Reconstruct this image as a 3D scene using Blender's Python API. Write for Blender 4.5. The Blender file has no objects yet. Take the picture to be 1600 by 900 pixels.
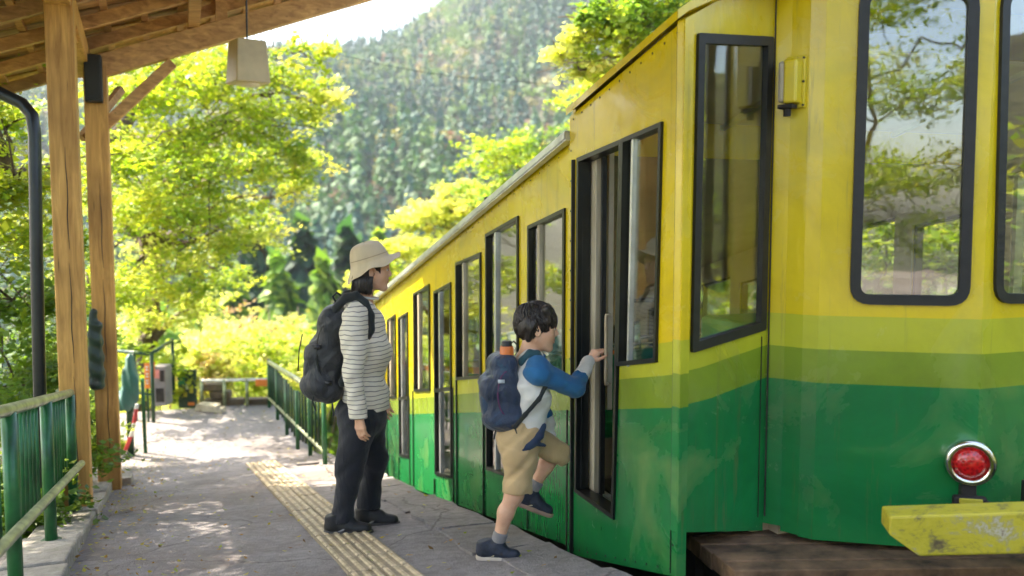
import bpy, math, random
import numpy as np
from mathutils import Vector, Matrix, noise
from mathutils.geometry import tessellate_polygon
R = math.radians
rng = np.random.default_rng(7); random.seed(7)
scene = bpy.context.scene
COL = scene.collection

# ---------------------------------------------------------------- camera
F = 1400.0; CH = 1.78; PITCH = math.atan(110 / F)
cam_d = bpy.data.cameras.new('camera'); cam = bpy.data.objects.new('camera', cam_d); COL.objects.link(cam)
cam_d.sensor_width = 36; cam_d.lens = 36 * F / 1600
cam.location = (0, 0, CH); cam.rotation_euler = (math.pi / 2 - PITCH, 0, 0)
cam_d.clip_start = 0.05; cam_d.clip_end = 4000
cam_d.dof.use_dof = True; cam_d.dof.focus_distance = 4.6; cam_d.dof.aperture_fstop = 1.5
scene.camera = cam
# ---------------------------------------------------------------- sky, sun, exposure
SUN_EL = R(50); sun_dir = Vector((-0.93, 0.36, 0)).normalized() * math.cos(SUN_EL); sun_dir.z = math.sin(SUN_EL)
world = bpy.data.worlds.new('World'); scene.world = world; world.use_nodes = True
wn = world.node_tree.nodes; wl = world.node_tree.links
sky = wn.new('ShaderNodeTexSky'); sky.sky_type = 'NISHITA'; sky.sun_disc = False
sky.sun_elevation = SUN_EL; sky.sun_rotation = math.atan2(sun_dir.x, sun_dir.y)
sky.air_density = 1.0; sky.dust_density = 3.0; sky.ozone_density = 1.0
wn['Background'].inputs[1].default_value = 0.15
wl.new(sky.outputs[0], wn['Background'].inputs[0])
sd = bpy.data.lights.new('sun', 'SUN'); sd.energy = 3.3; sd.angle = R(0.55); sd.color = (1.0, 0.93, 0.82)
so = bpy.data.objects.new('sun', sd); COL.objects.link(so); so.rotation_euler = sun_dir.to_track_quat('Z', 'Y').to_euler()
scene.view_settings.view_transform = 'Standard'; scene.view_settings.look = 'None'
scene.view_settings.exposure = 2.62; scene.view_settings.gamma = 1.0
scene.view_settings.use_white_balance = True; scene.view_settings.white_balance_temperature = 7100
scene.cycles.max_bounces = 8; scene.cycles.transparent_max_bounces = 12; scene.cycles.volume_bounces = 0

# ---------------------------------------------------------------- coordinates
CP, SP = math.cos(PITCH), math.sin(PITCH)
O = Vector((0, 0, CH))
def ray(px, py):
    u = (px - 800) / F; v = (450 - py) / F
    return Vector((u, CP + v * SP, -SP + v * CP))
S = 0.3786; K = math.sqrt(1 + S * S)
E1 = Vector((-S / K, 1 / K, 0)); E2 = Vector((1 / K, S / K, 0)); EZ = Vector((0, 0, 1))
def P(l, t, z): return E1 * l + E2 * t + EZ * z
def lt(p): return (p.dot(E1), p.dot(E2))
def hit(px, py, p0, n):
    d = ray(px, py); return O + d * ((p0 - O).dot(n) / d.dot(n))
def at(px, py, depth):
    return O + ray(px, py) * depth
def side(px, py, t): return hit(px, py, E2 * t, E2)
GC, GB = 0.786, 0.154
def gz(l): return GC - GB * min(l, 9.7) if l > 0 else GC - GB * l * 0.4
def ghit(px, py, dz=0.0):
    d = ray(px, py); lo, hi = 0.5, 60.0
    for _ in range(50):
        m = (lo + hi) / 2; q = O + d * m
        if q.z > gz(q.dot(E1)) + dz: lo = m
        else: hi = m
    return O + d * lo

# ---------------------------------------------------------------- materials
class NT:
    def __init__(s, name):
        s.m = bpy.data.materials.new(name); s.m.use_nodes = True; s.t = s.m.node_tree
        s.b = s.t.nodes['Principled BSDF']; s.out = s.t.nodes['Material Output']
    def n(s, typ, **kw):
        nd = s.t.nodes.new('ShaderNode' + typ)
        for k, v in kw.items():
            if k[0] == '_': setattr(nd, k[1:], v)
            else:
                key = int(k[1:]) if k[0] == 'i' and k[1:].isdigit() else k
                nd.inputs[key].default_value = v
        return nd
    def l(s, a, b): s.t.links.new(a, b)
    def ramp(s, fac, stops, mode='LINEAR'):
        r = s.n('ValToRGB'); r.color_ramp.interpolation = mode; e = r.color_ramp.elements
        while len(e) < len(stops): e.new(0.5)
        for x, (p, c) in zip(e, stops): x.position = p; x.color = tuple(c) + (1,) if len(c) == 3 else c
        s.l(fac, r.inputs[0]); return r.outputs[0]
    def noise(s, scale, detail=4, rough=0.55, vec=None, dist=0.0):
        nd = s.n('TexNoise', Scale=scale, Detail=detail, Roughness=rough, Distortion=dist)
        if vec is not None: s.l(vec, nd.inputs['Vector'])
        return nd.outputs[0]
    def coord(s, which='Object', scale=None):
        c = s.n('TexCoord').outputs[which]
        if scale is None: return c
        mp = s.n('Mapping'); mp.inputs['Scale'].default_value = scale; s.l(c, mp.inputs[0]); return mp.outputs[0]
    def mix(s, fac, a, b, mode='MIX'):
        nd = s.n('Mix', _data_type='RGBA', _blend_type=mode)
        for k, v in ((0, fac), (6, a), (7, b)):
            if hasattr(v, 'links') or isinstance(v, bpy.types.NodeSocket): s.l(v, nd.inputs[k])
            else: nd.inputs[k].default_value = v if k == 0 else tuple(v) + (1,)
        return nd.outputs[2]
    def bump(s, h, strength=0.3, dist=0.01):
        b = s.n('Bump', Strength=strength, Distance=dist); s.l(h, b.inputs['Height']); s.l(b.outputs[0], s.b.inputs['Normal'])
    def base(s, c):
        if isinstance(c, bpy.types.NodeSocket): s.l(c, s.b.inputs['Base Color'])
        else: s.b.inputs['Base Color'].default_value = tuple(c) + (1,)
    def set(s, **kw):
        for k, v in kw.items():
            k = k.replace('_', ' ')
            if isinstance(v, bpy.types.NodeSocket): s.l(v, s.b.inputs[k])
            else: s.b.inputs[k].default_value = v
def simple(name, c, rough=0.6, metal=0.0, var=0.25, scale=8.0, bump=0.15, bscale=40.0, bd=0.004, vec='Object', **kw):
    m = NT(name); co = m.coord(vec)
    n = m.noise(scale, 5, 0.6, co)
    a = tuple(x * (1 - var) for x in c); b = tuple(min(1, x * (1 + var)) for x in c)
    m.base(m.ramp(n, [(0.3, a), (0.7, b)])); m.set(Roughness=rough, Metallic=metal, **kw)
    if bump: m.bump(m.noise(bscale, 4, 0.6, co), bump, bd)
    return m.m
def wood(name, c1, c2, along, crack=True, sc=1.0):
    m = NT(name); co = m.coord('Object')
    s = [9 * sc, 9 * sc, 9 * sc]; s[along] = 0.7 * sc
    mp = m.n('Mapping'); mp.inputs['Scale'].default_value = s; m.l(co, mp.inputs[0]); v = mp.outputs[0]
    g = m.noise(3.0, 6, 0.65, v, 0.6); big = m.noise(1.6, 3, 0.5, co)
    c = m.ramp(g, [(0.30, tuple(x * .8 for x in c1)), (0.52, tuple((a + b) / 2 for a, b in zip(c1, c2))), (0.68, c2)])
    c = m.mix(m.ramp(big, [(0.48, (0, 0, 0)), (0.66, (0.6, 0.6, 0.6))]), c, tuple(x * 0.55 for x in c1))
    kn = m.n('TexVoronoi', Scale=2.2); m.l(v, kn.inputs['Vector'])
    c = m.mix(m.ramp(kn.outputs[0], [(0.03, (0.8, 0.8, 0.8)), (0.09, (0, 0, 0))]), c, (0.06, 0.03, 0.012))
    m.base(c); m.set(Roughness=0.62)
    m.bump(g, 0.45, 0.004); return m.m
M = {}
M['post_wood'] = wood('post_wood', (0.44, 0.20, 0.045), (0.74, 0.41, 0.12), 2)
M['beam_wood'] = wood('beam_wood', (0.42, 0.20, 0.07), (0.74, 0.44, 0.17), 0)
M['old_wood'] = wood('old_wood', (0.30, 0.16, 0.07), (0.56, 0.34, 0.16), 0)
M['pale_wood'] = wood('pale_wood', (0.40, 0.34, 0.24), (0.62, 0.55, 0.42), 2)
M['black_metal'] = simple('black_metal', (0.012, 0.014, 0.014), 0.32, 0.2, 0.4)
M['rubber'] = simple('black_rubber', (0.012, 0.012, 0.012), 0.5, 0, 0.4, 20, 0.2, 90)
M['green_rail'] = simple('green_painted_steel', (0.014, 0.105, 0.032), 0.33, 0.1, 0.6, 6, 0.12, 60)
M['dark_green'] = simple('dark_green_metal', (0.012, 0.05, 0.022), 0.4, 0.1, 0.5, 10)
M['pipe'] = simple('weathered_pipe', (0.30, 0.33, 0.20), 0.34, 0.45, 0.6, 9, 0.2, 60)
M['chrome'] = simple('chrome', (0.75, 0.75, 0.72), 0.16, 1.0, 0.1, 10, 0.05)
M['alu'] = simple('aluminium_trim', (0.55, 0.57, 0.58), 0.38, 0.8, 0.25, 6, 0.08)
M['cream'] = simple('cream_interior', (0.66, 0.56, 0.42), 0.45, 0, 0.15, 3, 0.05)
M['tan_panel'] = simple('tan_panel', (0.46, 0.36, 0.24), 0.5, 0, 0.2, 5, 0.05)
M['seat_green'] = simple('green_vinyl', (0.015, 0.20, 0.07), 0.42, 0, 0.3, 5, 0.1)
M['int_floor'] = simple('grey_vinyl_floor', (0.15, 0.12, 0.10), 0.6, 0, 0.3, 8)
M['under'] = simple('dirty_steel', (0.035, 0.03, 0.026), 0.7, 0.3, 0.5, 12, 0.4, 30)
M['box_tan'] = simple('tan_painted_metal', (0.48, 0.37, 0.20), 0.5, 0, 0.15, 5)
def m_paint():
    m = NT('car_paint'); co = m.coord('Object')
    at_ = m.n('Attribute', _attribute_name='band')
    wob = m.noise(7, 4, 0.6, co)
    ad = m.n('Math', _operation='MULTIPLY_ADD', i1=0.035, i2=-0.0175); m.l(wob, ad.inputs[0])
    sm = m.n('Math', _operation='ADD'); m.l(at_.outputs['Fac'], sm.inputs[0]); m.l(ad.outputs[0], sm.inputs[1])
    mr = m.n('Math', _operation='MULTIPLY_ADD', i1=0.1, i2=0.5); m.l(sm.outputs[0], mr.inputs[0])
    G = (0.006, 0.19, 0.052); OL = (0.20, 0.29, 0.022); LT = (0.46, 0.47, 0.03); Y = (0.70, 0.525, 0.010)
    c = m.ramp(mr.outputs[0], [(0.0, G), (0.5, OL), (0.6, LT), (0.7, Y)], 'CONSTANT')
    st = m.coord('Object', (14, 14, 0.8))
    streak = m.noise(1.5, 5, 0.6, st)
    c = m.mix(m.ramp(streak, [(0.35, (0.0, 0.0, 0.0)), (0.8, (0.5, 0.5, 0.5))]), c, (0.5, 0.5, 0.3), 'SOFT_LIGHT')
    bl = m.noise(2.2, 6, 0.62, co, 0.6)
    c = m.mix(m.ramp(bl, [(0.54, (0, 0, 0)), (0.76, (0.34, 0.34, 0.34))]), c, (0.36, 0.42, 0.14))
    lg = m.noise(1.1, 6, 0.7, co, 0.9)
    c = m.mix(m.ramp(lg, [(0.46, (0.0, 0.0, 0.0)), (0.66, (0.42, 0.42, 0.42))]), c, (0.55, 0.50, 0.42), 'MULTIPLY')
    dr = m.noise(2.2, 6, 0.7, m.coord('Object', (9, 9, 0.55)), 0.3)
    c = m.mix(m.ramp(dr, [(0.58, (0, 0, 0)), (0.72, (0.55, 0.55, 0.55))]), c, (0.14, 0.12, 0.045))
    sp = m.noise(55, 5, 0.75, co, 1.5)
    c = m.mix(m.ramp(sp, [(0.66, (0, 0, 0)), (0.78, (0.7, 0.7, 0.7))]), c, (0.12, 0.08, 0.03))
    m.base(c); m.set(Roughness=m.ramp(bl, [(0.3, (0.16,) * 3), (0.75, (0.36,) * 3)]), Coat_Weight=0.35, Coat_Roughness=0.08)
    m.bump(m.noise(5.5, 3, 0.5, m.coord('Object', (1, 1, 0.35)), 0.4), 0.35, 0.02)
    return m.m
M['paint'] = m_paint()
def m_board():
    m = NT('peeling_yellow_paint'); co = m.coord('Object', (1, 1.6, 1.6))
    n = m.noise(6.5, 9, 0.78, co, 0.35)
    c = m.ramp(n, [(0.30, (0.10, 0.07, 0.04)), (0.40, (0.26, 0.22, 0.06)), (0.46, (0.50, 0.42, 0.03)), (0.55, (0.56, 0.47, 0.04)), (0.60, (0.40, 0.34, 0.12)), (0.64, (0.56, 0.52, 0.38)), (0.70, (0.22, 0.13, 0.07))])
    m.base(c); m.set(Roughness=0.5); m.bump(n, 0.6, 0.006); return m.m
M['board'] = m_board()
def m_glass(name, tint, refl):
    m = NT(name); t = m.t; t.nodes.remove(m.b)
    tr = m.n('BsdfTransparent'); tr.inputs[0].default_value = tuple(tint) + (1,)
    gl = m.n('BsdfGlossy', Roughness=0.015)
    bp = m.n('Bump', Strength=0.06, Distance=0.01); m.l(m.noise(4, 2, 0.5, m.coord('Object')), bp.inputs['Height']); m.l(bp.outputs[0], gl.inputs['Normal'])
    lw = m.n('LayerWeight'); lw.inputs[0].default_value = .5; fr = m.n('Math', _operation='POWER', i1=4.0); m.l(lw.outputs[1], fr.inputs[0])
    ad = m.n('Math', _operation='MULTIPLY_ADD', i1=0.8, i2=refl); ad.use_clamp = True; m.l(fr.outputs[0], ad.inputs[0])
    mx = m.n('MixShader'); m.l(ad.outputs[0], mx.inputs[0]); m.l(tr.outputs[0], mx.inputs[1]); m.l(gl.outputs[0], mx.inputs[2])
    m.l(mx.outputs[0], m.out.inputs[0]); return m.m
M['glass'] = m_glass('window_glass', (0.93, 0.95, 0.92), 0.15)
def m_conc(name, c, moss=0.0, sc=1.0, bumpd=0.02, cracks=0):
    m = NT(name); co = m.coord('Object')
    a = m.noise(1.3 * sc, 6, 0.62, co, 0.3); b = m.noise(16 * sc, 5, 0.7, co, 0.4); d = m.noise(90 * sc, 3, 0.6, co)
    col = m.ramp(a, [(0.28, tuple(x * 0.62 for x in c)), (0.5, c), (0.74, tuple(min(1, x * 1.35) for x in c))])
    col = m.mix(m.ramp(b, [(0.4, (0.55,) * 3), (0.62, (0, 0, 0))]), col, tuple(x * 0.5 for x in c))
    col = m.mix(m.ramp(d, [(0.6, (0, 0, 0)), (0.75, (0.4,) * 3)]), col, (0.5, 0.48, 0.43))
    if cracks:
        vo = m.n('TexVoronoi', _feature='DISTANCE_TO_EDGE', Scale=cracks); dn = m.n('Mix', _data_type='VECTOR'); dn.inputs[0].default_value = .25
        m.l(co, dn.inputs[4]); nz = m.n('TexNoise', Scale=3.0, Detail=5.0); m.l(co, nz.inputs['Vector']); m.l(nz.outputs[1], dn.inputs[5]); m.l(dn.outputs[1], vo.inputs['Vector'])
        col = m.mix(m.ramp(vo.outputs[0], [(0.002, (0.55,) * 3), (0.008, (0, 0, 0))]), col, (0.05, 0.04, 0.035))
        pt = m.noise(0.55, 4, 0.6, co, 0.5); col = m.mix(m.ramp(pt, [(0.50, (0, 0, 0)), (0.60, (0.45,) * 3)]), col, (0.17, 0.13, 0.11))
    if moss: col = m.mix(m.ramp(m.noise(3.2, 5, 0.7, co), [(0.52, (0, 0, 0)), (0.7, (moss,) * 3)]), col, (0.10, 0.13, 0.03))
    m.base(col); m.set(Roughness=0.85)
    h = m.n('Math', _operation='ADD'); m.l(b, h.inputs[0]); m.l(d, h.inputs[1])
    m.bump(h.outputs[0], 0.7, bumpd); return m.m
M['concrete'] = m_conc('platform_concrete', (0.275, 0.25, 0.25), 0.0, 1.0, 0.02, 1.1)
M['curb'] = m_conc('curb_concrete', (0.40, 0.36, 0.31), 0.35, 1.4)
M['stone'] = m_conc('mossy_stone', (0.19, 0.135, 0.09), 0.6, 1.0, 0.03)
M['tactile'] = m_conc('worn_tactile_tile', (0.40, 0.325, 0.225), 0.0, 3.0, 0.006)
M['tact_bar'] = simple('tactile_bar', (0.46, 0.37, 0.24), 0.65, 0, 0.45, 24, 0.3, 120)
M['rusty'] = simple('rusty_step_plate', (0.15, 0.085, 0.045), 0.8, 0, 0.75, 7, 0.7, 45, 0.01)
M['soil'] = m_conc('forest_soil', (0.045, 0.045, 0.022), 0.9, 1.0, 0.05)

# ---------------------------------------------------------------- objects
def tag(o, label=None, cat=None, group=None, kind=None):
    if label: o['label'] = label
    if cat: o['category'] = cat
    if group: o['group'] = group
    if kind: o['kind'] = kind
    return o
def empty(name, loc, label=None, cat=None, group=None, rz=0.0):
    o = bpy.data.objects.new(name, None); COL.objects.link(o); o.location = loc; o.rotation_euler = (0, 0, rz)
    o.empty_display_size = 0.2
    return tag(o, label, cat, group)
def link(name, me, mat=None, parent=None, smooth=False):
    """mesh given in world coordinates; a parented part keeps them through its parent's inverse"""
    o = bpy.data.objects.new(name, me); COL.objects.link(o)
    if mat is not None and len(me.materials) == 0: me.materials.append(mat)
    if smooth:
        me.polygons.foreach_set('use_smooth', [True] * len(me.polygons))
    if parent is not None:
        o.parent = parent
        o.matrix_parent_inverse = world_of(parent).inverted()
    return o
def world_of(o):
    m = Matrix.Translation(o.location) @ o.rotation_euler.to_matrix().to_4x4() @ Matrix.Diagonal((*o.scale, 1))
    if o.parent is not None: m = world_of(o.parent) @ o.matrix_parent_inverse @ m
    return m
class MB:
    def __init__(s): s.v = []; s.f = []
    def add(s, vs, fs):
        k = len(s.v); s.v += [tuple(v) for v in vs]; s.f += [tuple(i + k for i in f) for f in fs]; return s
    def box8(s, c):  # 8 corners: bottom 4 ccw, top 4
        return s.add(c, [(0, 3, 2, 1), (4, 5, 6, 7), (0, 1, 5, 4), (1, 2, 6, 5), (2, 3, 7, 6), (3, 0, 4, 7)])
    def box(s, c, dx, dy, dz, X=Vector((1, 0, 0)), Y=Vector((0, 1, 0)), Z=EZ):
        c = Vector(c); a, b, d = X * dx / 2, Y * dy / 2, Z * dz / 2
        return s.box8([c - a - b - d, c + a - b - d, c + a + b - d, c - a + b - d, c - a - b + d, c + a - b + d, c + a + b + d, c - a + b + d])
    def beam(s, a, b, w, h, up=EZ):
        a, b = Vector(a), Vector(b); d = (b - a).normalized(); x = d.cross(up).normalized(); y = x.cross(d).normalized()
        c = []
        for p in (a, b): c += [p - x * w / 2 - y * h / 2, p + x * w / 2 - y * h / 2, p + x * w / 2 + y * h / 2, p - x * w / 2 + y * h / 2]
        return s.box8(c)
    def tube(s, pts, r, n=10, cap=True):
        pts = [Vector(p) for p in pts]; rs = r if isinstance(r, (list, tuple)) else [r] * len(pts)
        rings = []; x = None
        for i, p in enumerate(pts):
            d = (pts[min(i + 1, len(pts) - 1)] - pts[max(i - 1, 0)])
            d = d.normalized() if d.length > 1e-9 else EZ
            if x is None: x = d.orthogonal().normalized()
            else:
                x = x - d * x.dot(d); x = x.normalized() if x.length > 1e-6 else d.orthogonal().normalized()
            y = d.cross(x)
            rings.append([p + (x * math.cos(2 * math.pi * k / n) + y * math.sin(2 * math.pi * k / n)) * rs[i] for k in range(n)])
        vs = [v for rg in rings for v in rg]; fs = []
        for i in range(len(pts) - 1):
            for k in range(n):
                a = i * n + k; b = i * n + (k + 1) % n; fs.append((a, b, b + n, a + n))
        if cap: fs += [tuple(range(n))[::-1], tuple((len(pts) - 1) * n + k for k in range(n))]
        return s.add(vs, fs)
    def lathe(s, prof, c, axis=EZ, n=20):
        axis = Vector(axis).normalized(); x = axis.orthogonal().normalized(); y = axis.cross(x); c = Vector(c)
        vs = []; fs = []
        for (r, h) in prof:
            for k in range(n):
                a = 2 * math.pi * k / n; vs.append(c + axis * h + (x * math.cos(a) + y * math.sin(a)) * r)
        for i in range(len(prof) - 1):
            for k in range(n):
                a = i * n + k; b = i * n + (k + 1) % n; fs.append((a, b, b + n, a + n))
        return s.add(vs, fs)
    def mesh(s, name):
        me = bpy.data.meshes.new(name); me.from_pydata(s.v, [], s.f); me.update(); return me
    def build(s, name, mat, parent=None, smooth=False, bevel=0.0):
        o = link(name, s.mesh(name), mat, parent, smooth)
        if bevel:
            b = o.modifiers.new('bevel', 'BEVEL'); b.width = bevel; b.segments = 2; b.limit_method = 'ANGLE'
        return o
def plate_geo(outer, holes, n, thick):
    """flat plate with holes; outer/holes lists of 3-D points, n outward normal, thickness inward"""
    loops = [list(map(Vector, outer))] + [list(map(Vector, h)) for h in holes]
    X = (loops[0][1] - loops[0][0]).normalized(); X = (X - n * X.dot(n)).normalized(); Y = n.cross(X)
    flat = [[Vector((p.dot(X), p.dot(Y), 0)) for p in lp] for lp in loops]
    tris = tessellate_polygon(flat)
    pts = [p for lp in loops for p in lp]; N = len(pts); fl = [p for lp in flat for p in lp]
    vs = pts + [p - n * thick for p in pts]; fs = []
    for t in tris:
        a, b, c = t
        if (fl[b] - fl[a]).cross(fl[c] - fl[a]).z < 0: a, b, c = a, c, b
        fs.append((a, b, c)); fs.append((a + N, c + N, b + N))
    k = 0
    for i, lp in enumerate(loops):
        m = len(lp); area = sum(flat[i][j].x * flat[i][(j + 1) % m].y - flat[i][(j + 1) % m].x * flat[i][j].y for j in range(m))
        ccw = area > 0
        for j in range(m):
            a = k + j; b = k + (j + 1) % m
            q = (a, a + N, b + N, b)
            if (ccw and i == 0) or (not ccw and i > 0): fs.append(q)
            else: fs.append(q[::-1])
        k += m
    return vs, fs
def inset4(q, w):
    """shrink a quad of 3-D points (in order) by w metres on every side"""
    out = []
    for i in range(4):
        a, b, c = q[i - 1], q[i], q[(i + 1) % 4]
        d1 = (a - b).normalized(); d2 = (c - b).normalized()
        s = d1.cross(d2).length; out.append(b + (d1 + d2) * (w / max(s, 0.2)))
    return out
def rounded(q, r, n=5):
    if r <= 0: return list(q)
    out = []
    for i in range(4):
        a, b, c = q[i - 1], q[i], q[(i + 1) % 4]
        d1 = (a - b).normalized(); d2 = (c - b).normalized()
        p0 = b + d1 * r; p2 = b + d2 * r
        for k in range(n + 1):
            t = k / n; out.append(p0 * (1 - t) ** 2 + b * 2 * t * (1 - t) + p2 * t * t)
    return out
def frame_on(q, n, w, proud, depth, mat, name, parent, r=0.0):
    """a frame ring round the quad q (outer corners), standing proud of the plane"""
    up = [p + n * proud for p in q]
    vs, fs = plate_geo(rounded(up, r), [rounded(inset4(up, w), max(0.0, r - w) if r else 0)], n, depth)
    return MB().add(vs, fs).build(name, mat, parent)
def pane_on(q, n, inset, off, mat, name, parent, r=0.0):
    up = [p + n * off for p in inset4(q, inset)]
    vs, fs = plate_geo(rounded(up, r), [], n, 0.004)
    return MB().add(vs, fs[:]).build(name, mat, parent)
# ================================================================ SETTING
def fbm(x, y, sc, oct=4, seed=0.0):
    return noise.fractal(Vector((x * sc + seed, y * sc - seed, seed)), 1.0, 2.0, oct)
PEAK = [(-0.9, 0.20), (-0.6, 0.185), (-0.35, 0.19), (-0.22, 0.195), (-0.165, 0.198), (-0.12, 0.213), (-0.07, 0.25), (0.0, 0.285), (0.1, 0.32), (0.3, 0.34), (0.6, 0.32), (1.0, 0.25), (3.0, 0.1)]
def peak(u):
    for (a, ea), (b, eb) in zip(PEAK, PEAK[1:]):
        if u <= b: return ea + (eb - ea) * max(0, (u - a)) / (b - a)
    return PEAK[-1][1]
YR = 430.0
def terrain(X, Y):
    l = E1.x * X + E1.y * Y; t = E2.x * X + E2.y * Y
    z = GC - GB * max(-3, min(l, 9.7)) - 0.85
    if l > 12.5: z -= min(26, (l - 12.5) * 0.42)
    if t < -1: z -= min(2.0, (-1 - t) * 0.12)
    if t > 5.5 and l < 60: z += min(5.0, (t - 5.5) * 0.5) * (1 if l < 25 else max(0, (60 - l) / 35))
    if Y > 90:
        k = (Y - 90) / (YR - 90)
        top = CH + peak(X / YR) * YR - 7
        g = fbm(X, Y, 0.012, 4, 3.0)
        kk = min(k, 1.0)
        z = z * (1 - kk) + top * kk ** 1.05 if k <= 1 else top - (Y - YR) * 0.35
        rid = math.sin(X * 0.045 + Y * 0.016 + 2 * fbm(X, Y, 0.006, 2, 9))
        z += (g * 16 + rid * 7) * math.sin(math.pi * min(1, max(0, kk * 0.97)))
    return z
def build_ground():
    xs = sorted(set([round(v, 3) for v in list(np.linspace(-20, 20, 41)) + [s * (20 + 1.9 * k + 0.32 * k * k) for k in range(1, 46) for s in (-1, 1)]]))
    ys = [-120, -80, -50, -30, -20] + list(np.arange(-14, 30, 1.0)) + [30 + 2.2 * k + 0.12 * k * k for k in range(60)]
    vs = [(x, y, terrain(x, y)) for y in ys for x in xs]
    nx = len(xs); fs = [(j * nx + i, j * nx + i + 1, (j + 1) * nx + i + 1, (j + 1) * nx + i) for j in range(len(ys) - 1) for i in range(nx - 1)]
    o = MB().add(vs, fs).build('ground', M['soil'], None, True); tag(o, kind='structure')
build_ground()
# platform ---------------------------------------------------------------
T_L = -0.78; T_R = None
pA, pB = ghit(594, 741), ghit(939, 891)
(lA, tA), (lB, tB) = lt(pA), lt(pB)
print('platform edge', lA, tA, lB, tB)
fN, fF = ghit(508, 728), ghit(421, 636)
print('fence', lt(fN), lt(fF))
T_R = (tA + tB) / 2
def edge_t(l):
    base = tB + (tA - tB) * (l - lB) / (lA - lB) if l < lA + 0.6 else None
    if l < lB: base = tB
    if base is None: base = tA
    lf, tf = lt(fN)
    if l > 8.0: base = min(base, tf + 0.16 + (l - lf) * ((lt(fF)[1] - tf) / (lt(fF)[0] - lf)))
    return base
def build_platform():
    ls = [-5, -3.5] + list(np.arange(-2, 12.31, 0.1)); N = 26
    vs = []; fs = []
    for i, l in enumerate(ls):
        tl = T_L - 0.25 if l < 7.2 else T_L - 0.05
        tr = edge_t(l) + 0.035 * noise.noise(Vector((l * 2.1, 0, 0))) + 0.02 * noise.noise(Vector((l * 9, 3, 0)))
        for k in range(N):
            t = tl + (tr - tl) * k / (N - 1)
            z = gz(l) + 0.012 * noise.noise(Vector((l * 1.3, t * 1.3, 5)))
            if k == N - 1: z -= 0.02 + 0.015 * abs(noise.noise(Vector((l * 7, 1, 1))))
            vs.append(P(l, t, z))
        vs.append(P(l, tr + 0.01, gz(l) - 0.55)); vs.append(P(l, tl - 0.01, gz(l) - 0.55))
    W = N + 2
    for i in range(len(ls) - 1):
        a = i * W; b = a + W
        for k in range(N): fs.append((a + k, a + k + 1, b + k + 1, b + k))
        fs.append((a, b, b + N + 1, a + N + 1))
    e = (len(ls) - 1) * W
    fs.append(tuple(e + k for k in range(W)))
    o = MB().add(vs, fs).build('platform', M['concrete'], None, True); tag(o, kind='structure')
    return o
platform = build_platform()
# broken flagstones along the edge: worn slabs slightly proud of the concrete
def slab(l0, l1, t0, t1, h, name='edge_slab', mat=None, jit=0.02):
    n = 4; pts = []
    for k in range(n): pts.append((l0 + (l1 - l0) * k / n, t0))
    for k in range(n): pts.append((l1, t0 + (t1 - t0) * k / n))
    for k in range(n): pts.append((l1 - (l1 - l0) * k / n, t1))
    for k in range(n): pts.append((l0, t1 - (t1 - t0) * k / n))
    pts = [(a + random.uniform(-jit, jit), b + random.uniform(-jit, jit)) for a, b in pts]
    top = [P(a, b, gz(a) + h) for a, b in pts]
    vs, fs = plate_geo(top[::-1] if False else top, [], Vector((0.05, 0.14, 0.98)).normalized(), 0.06)
    return MB().add(vs, fs).build(name, mat or M['concrete'], platform)
l = -0.6
while l < 8.6:
    w = random.uniform(0.45, 0.75); e = edge_t(l + w / 2)
    slab(l + 0.006, l + w - 0.006, e - random.uniform(0.30, 0.36), e + random.uniform(-0.02, 0.04), 0.016 + random.uniform(-0.004, 0.006)); l += w
# tactile paving -----------------------------------------------------------
q1, q2 = ghit(384, 728), ghit(440, 728); q3, q4 = ghit(545, 900), ghit(656, 900)
print('tactile', [lt(q) for q in (q1, q2, q3, q4)])
tc0 = (lt(q3)[1] + lt(q4)[1]) / 2; tc1 = (lt(q1)[1] + lt(q2)[1]) / 2; lc0, lc1 = lt(q3)[0], lt(q1)[0]
TW = 0.5 * (lt(q4)[1] - lt(q3)[1] + lt(q2)[1] - lt(q1)[1])
ang = math.atan2(tc1 - tc0, lc1 - lc0)
dirT = (E1 * math.cos(ang) + E2 * math.sin(ang)); nrmT = (E2 * math.cos(ang) - E1 * math.sin(ang))
slp = -GB * math.cos(ang); dirS = (dirT + EZ * slp).normalized(); upS = nrmT.cross(dirS); upS = upS if upS.z > 0 else -upS
TL_ = 0.30; nb = 5
mb = MB(); mb.box((0, 0, 0), TW / 2 - 0.006, TL_ - 0.007, 0.016)
tile_me = mb.mesh('tactile_tile'); tile_me.materials.append(M['tactile'])
mb = MB()
for k in range(3):
    x = -TW / 4 + TW / 2 * (k + 0.5) / 3
    mb.add([(x - 0.013, -TL_ * 0.47, 0.008), (x + 0.013, -TL_ * 0.47, 0.008), (x + 0.013, TL_ * 0.47, 0.008), (x - 0.013, TL_ * 0.47, 0.008),
            (x - 0.007, -TL_ * 0.45, 0.014), (x + 0.007, -TL_ * 0.45, 0.014), (x + 0.007, TL_ * 0.45, 0.014), (x - 0.007, TL_ * 0.45, 0.014)],
           [(4, 5, 6, 7), (0, 1, 5, 4), (1, 2, 6, 5), (2, 3, 7, 6), (3, 0, 4, 7)])
bar_me = mb.mesh('tactile_bars'); bar_me.materials.append(M['tact_bar'])
Rm = Matrix((nrmT, dirS, upS)).transposed().to_4x4()
i0 = -9; nT = int((lc1 - lc0) / TL_)
for i in range(i0, nT + 1):
    for sx in (-1, 1):
        c = P(lc0, tc0, 0) + dirT * (i + 0.5) * TL_ + nrmT * sx * TW / 4; la, ta = lt(c)
        if la < -1.5: continue
        c.z = gz(la) + 0.005 + random.uniform(-0.001, 0.002)
        o = bpy.data.objects.new('tactile_tile', tile_me); COL.objects.link(o); o.parent = platform; o.matrix_basis = Matrix.Translation(c) @ Rm
        b = bpy.data.objects.new('raised_bars', bar_me); COL.objects.link(b); b.parent = o
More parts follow.
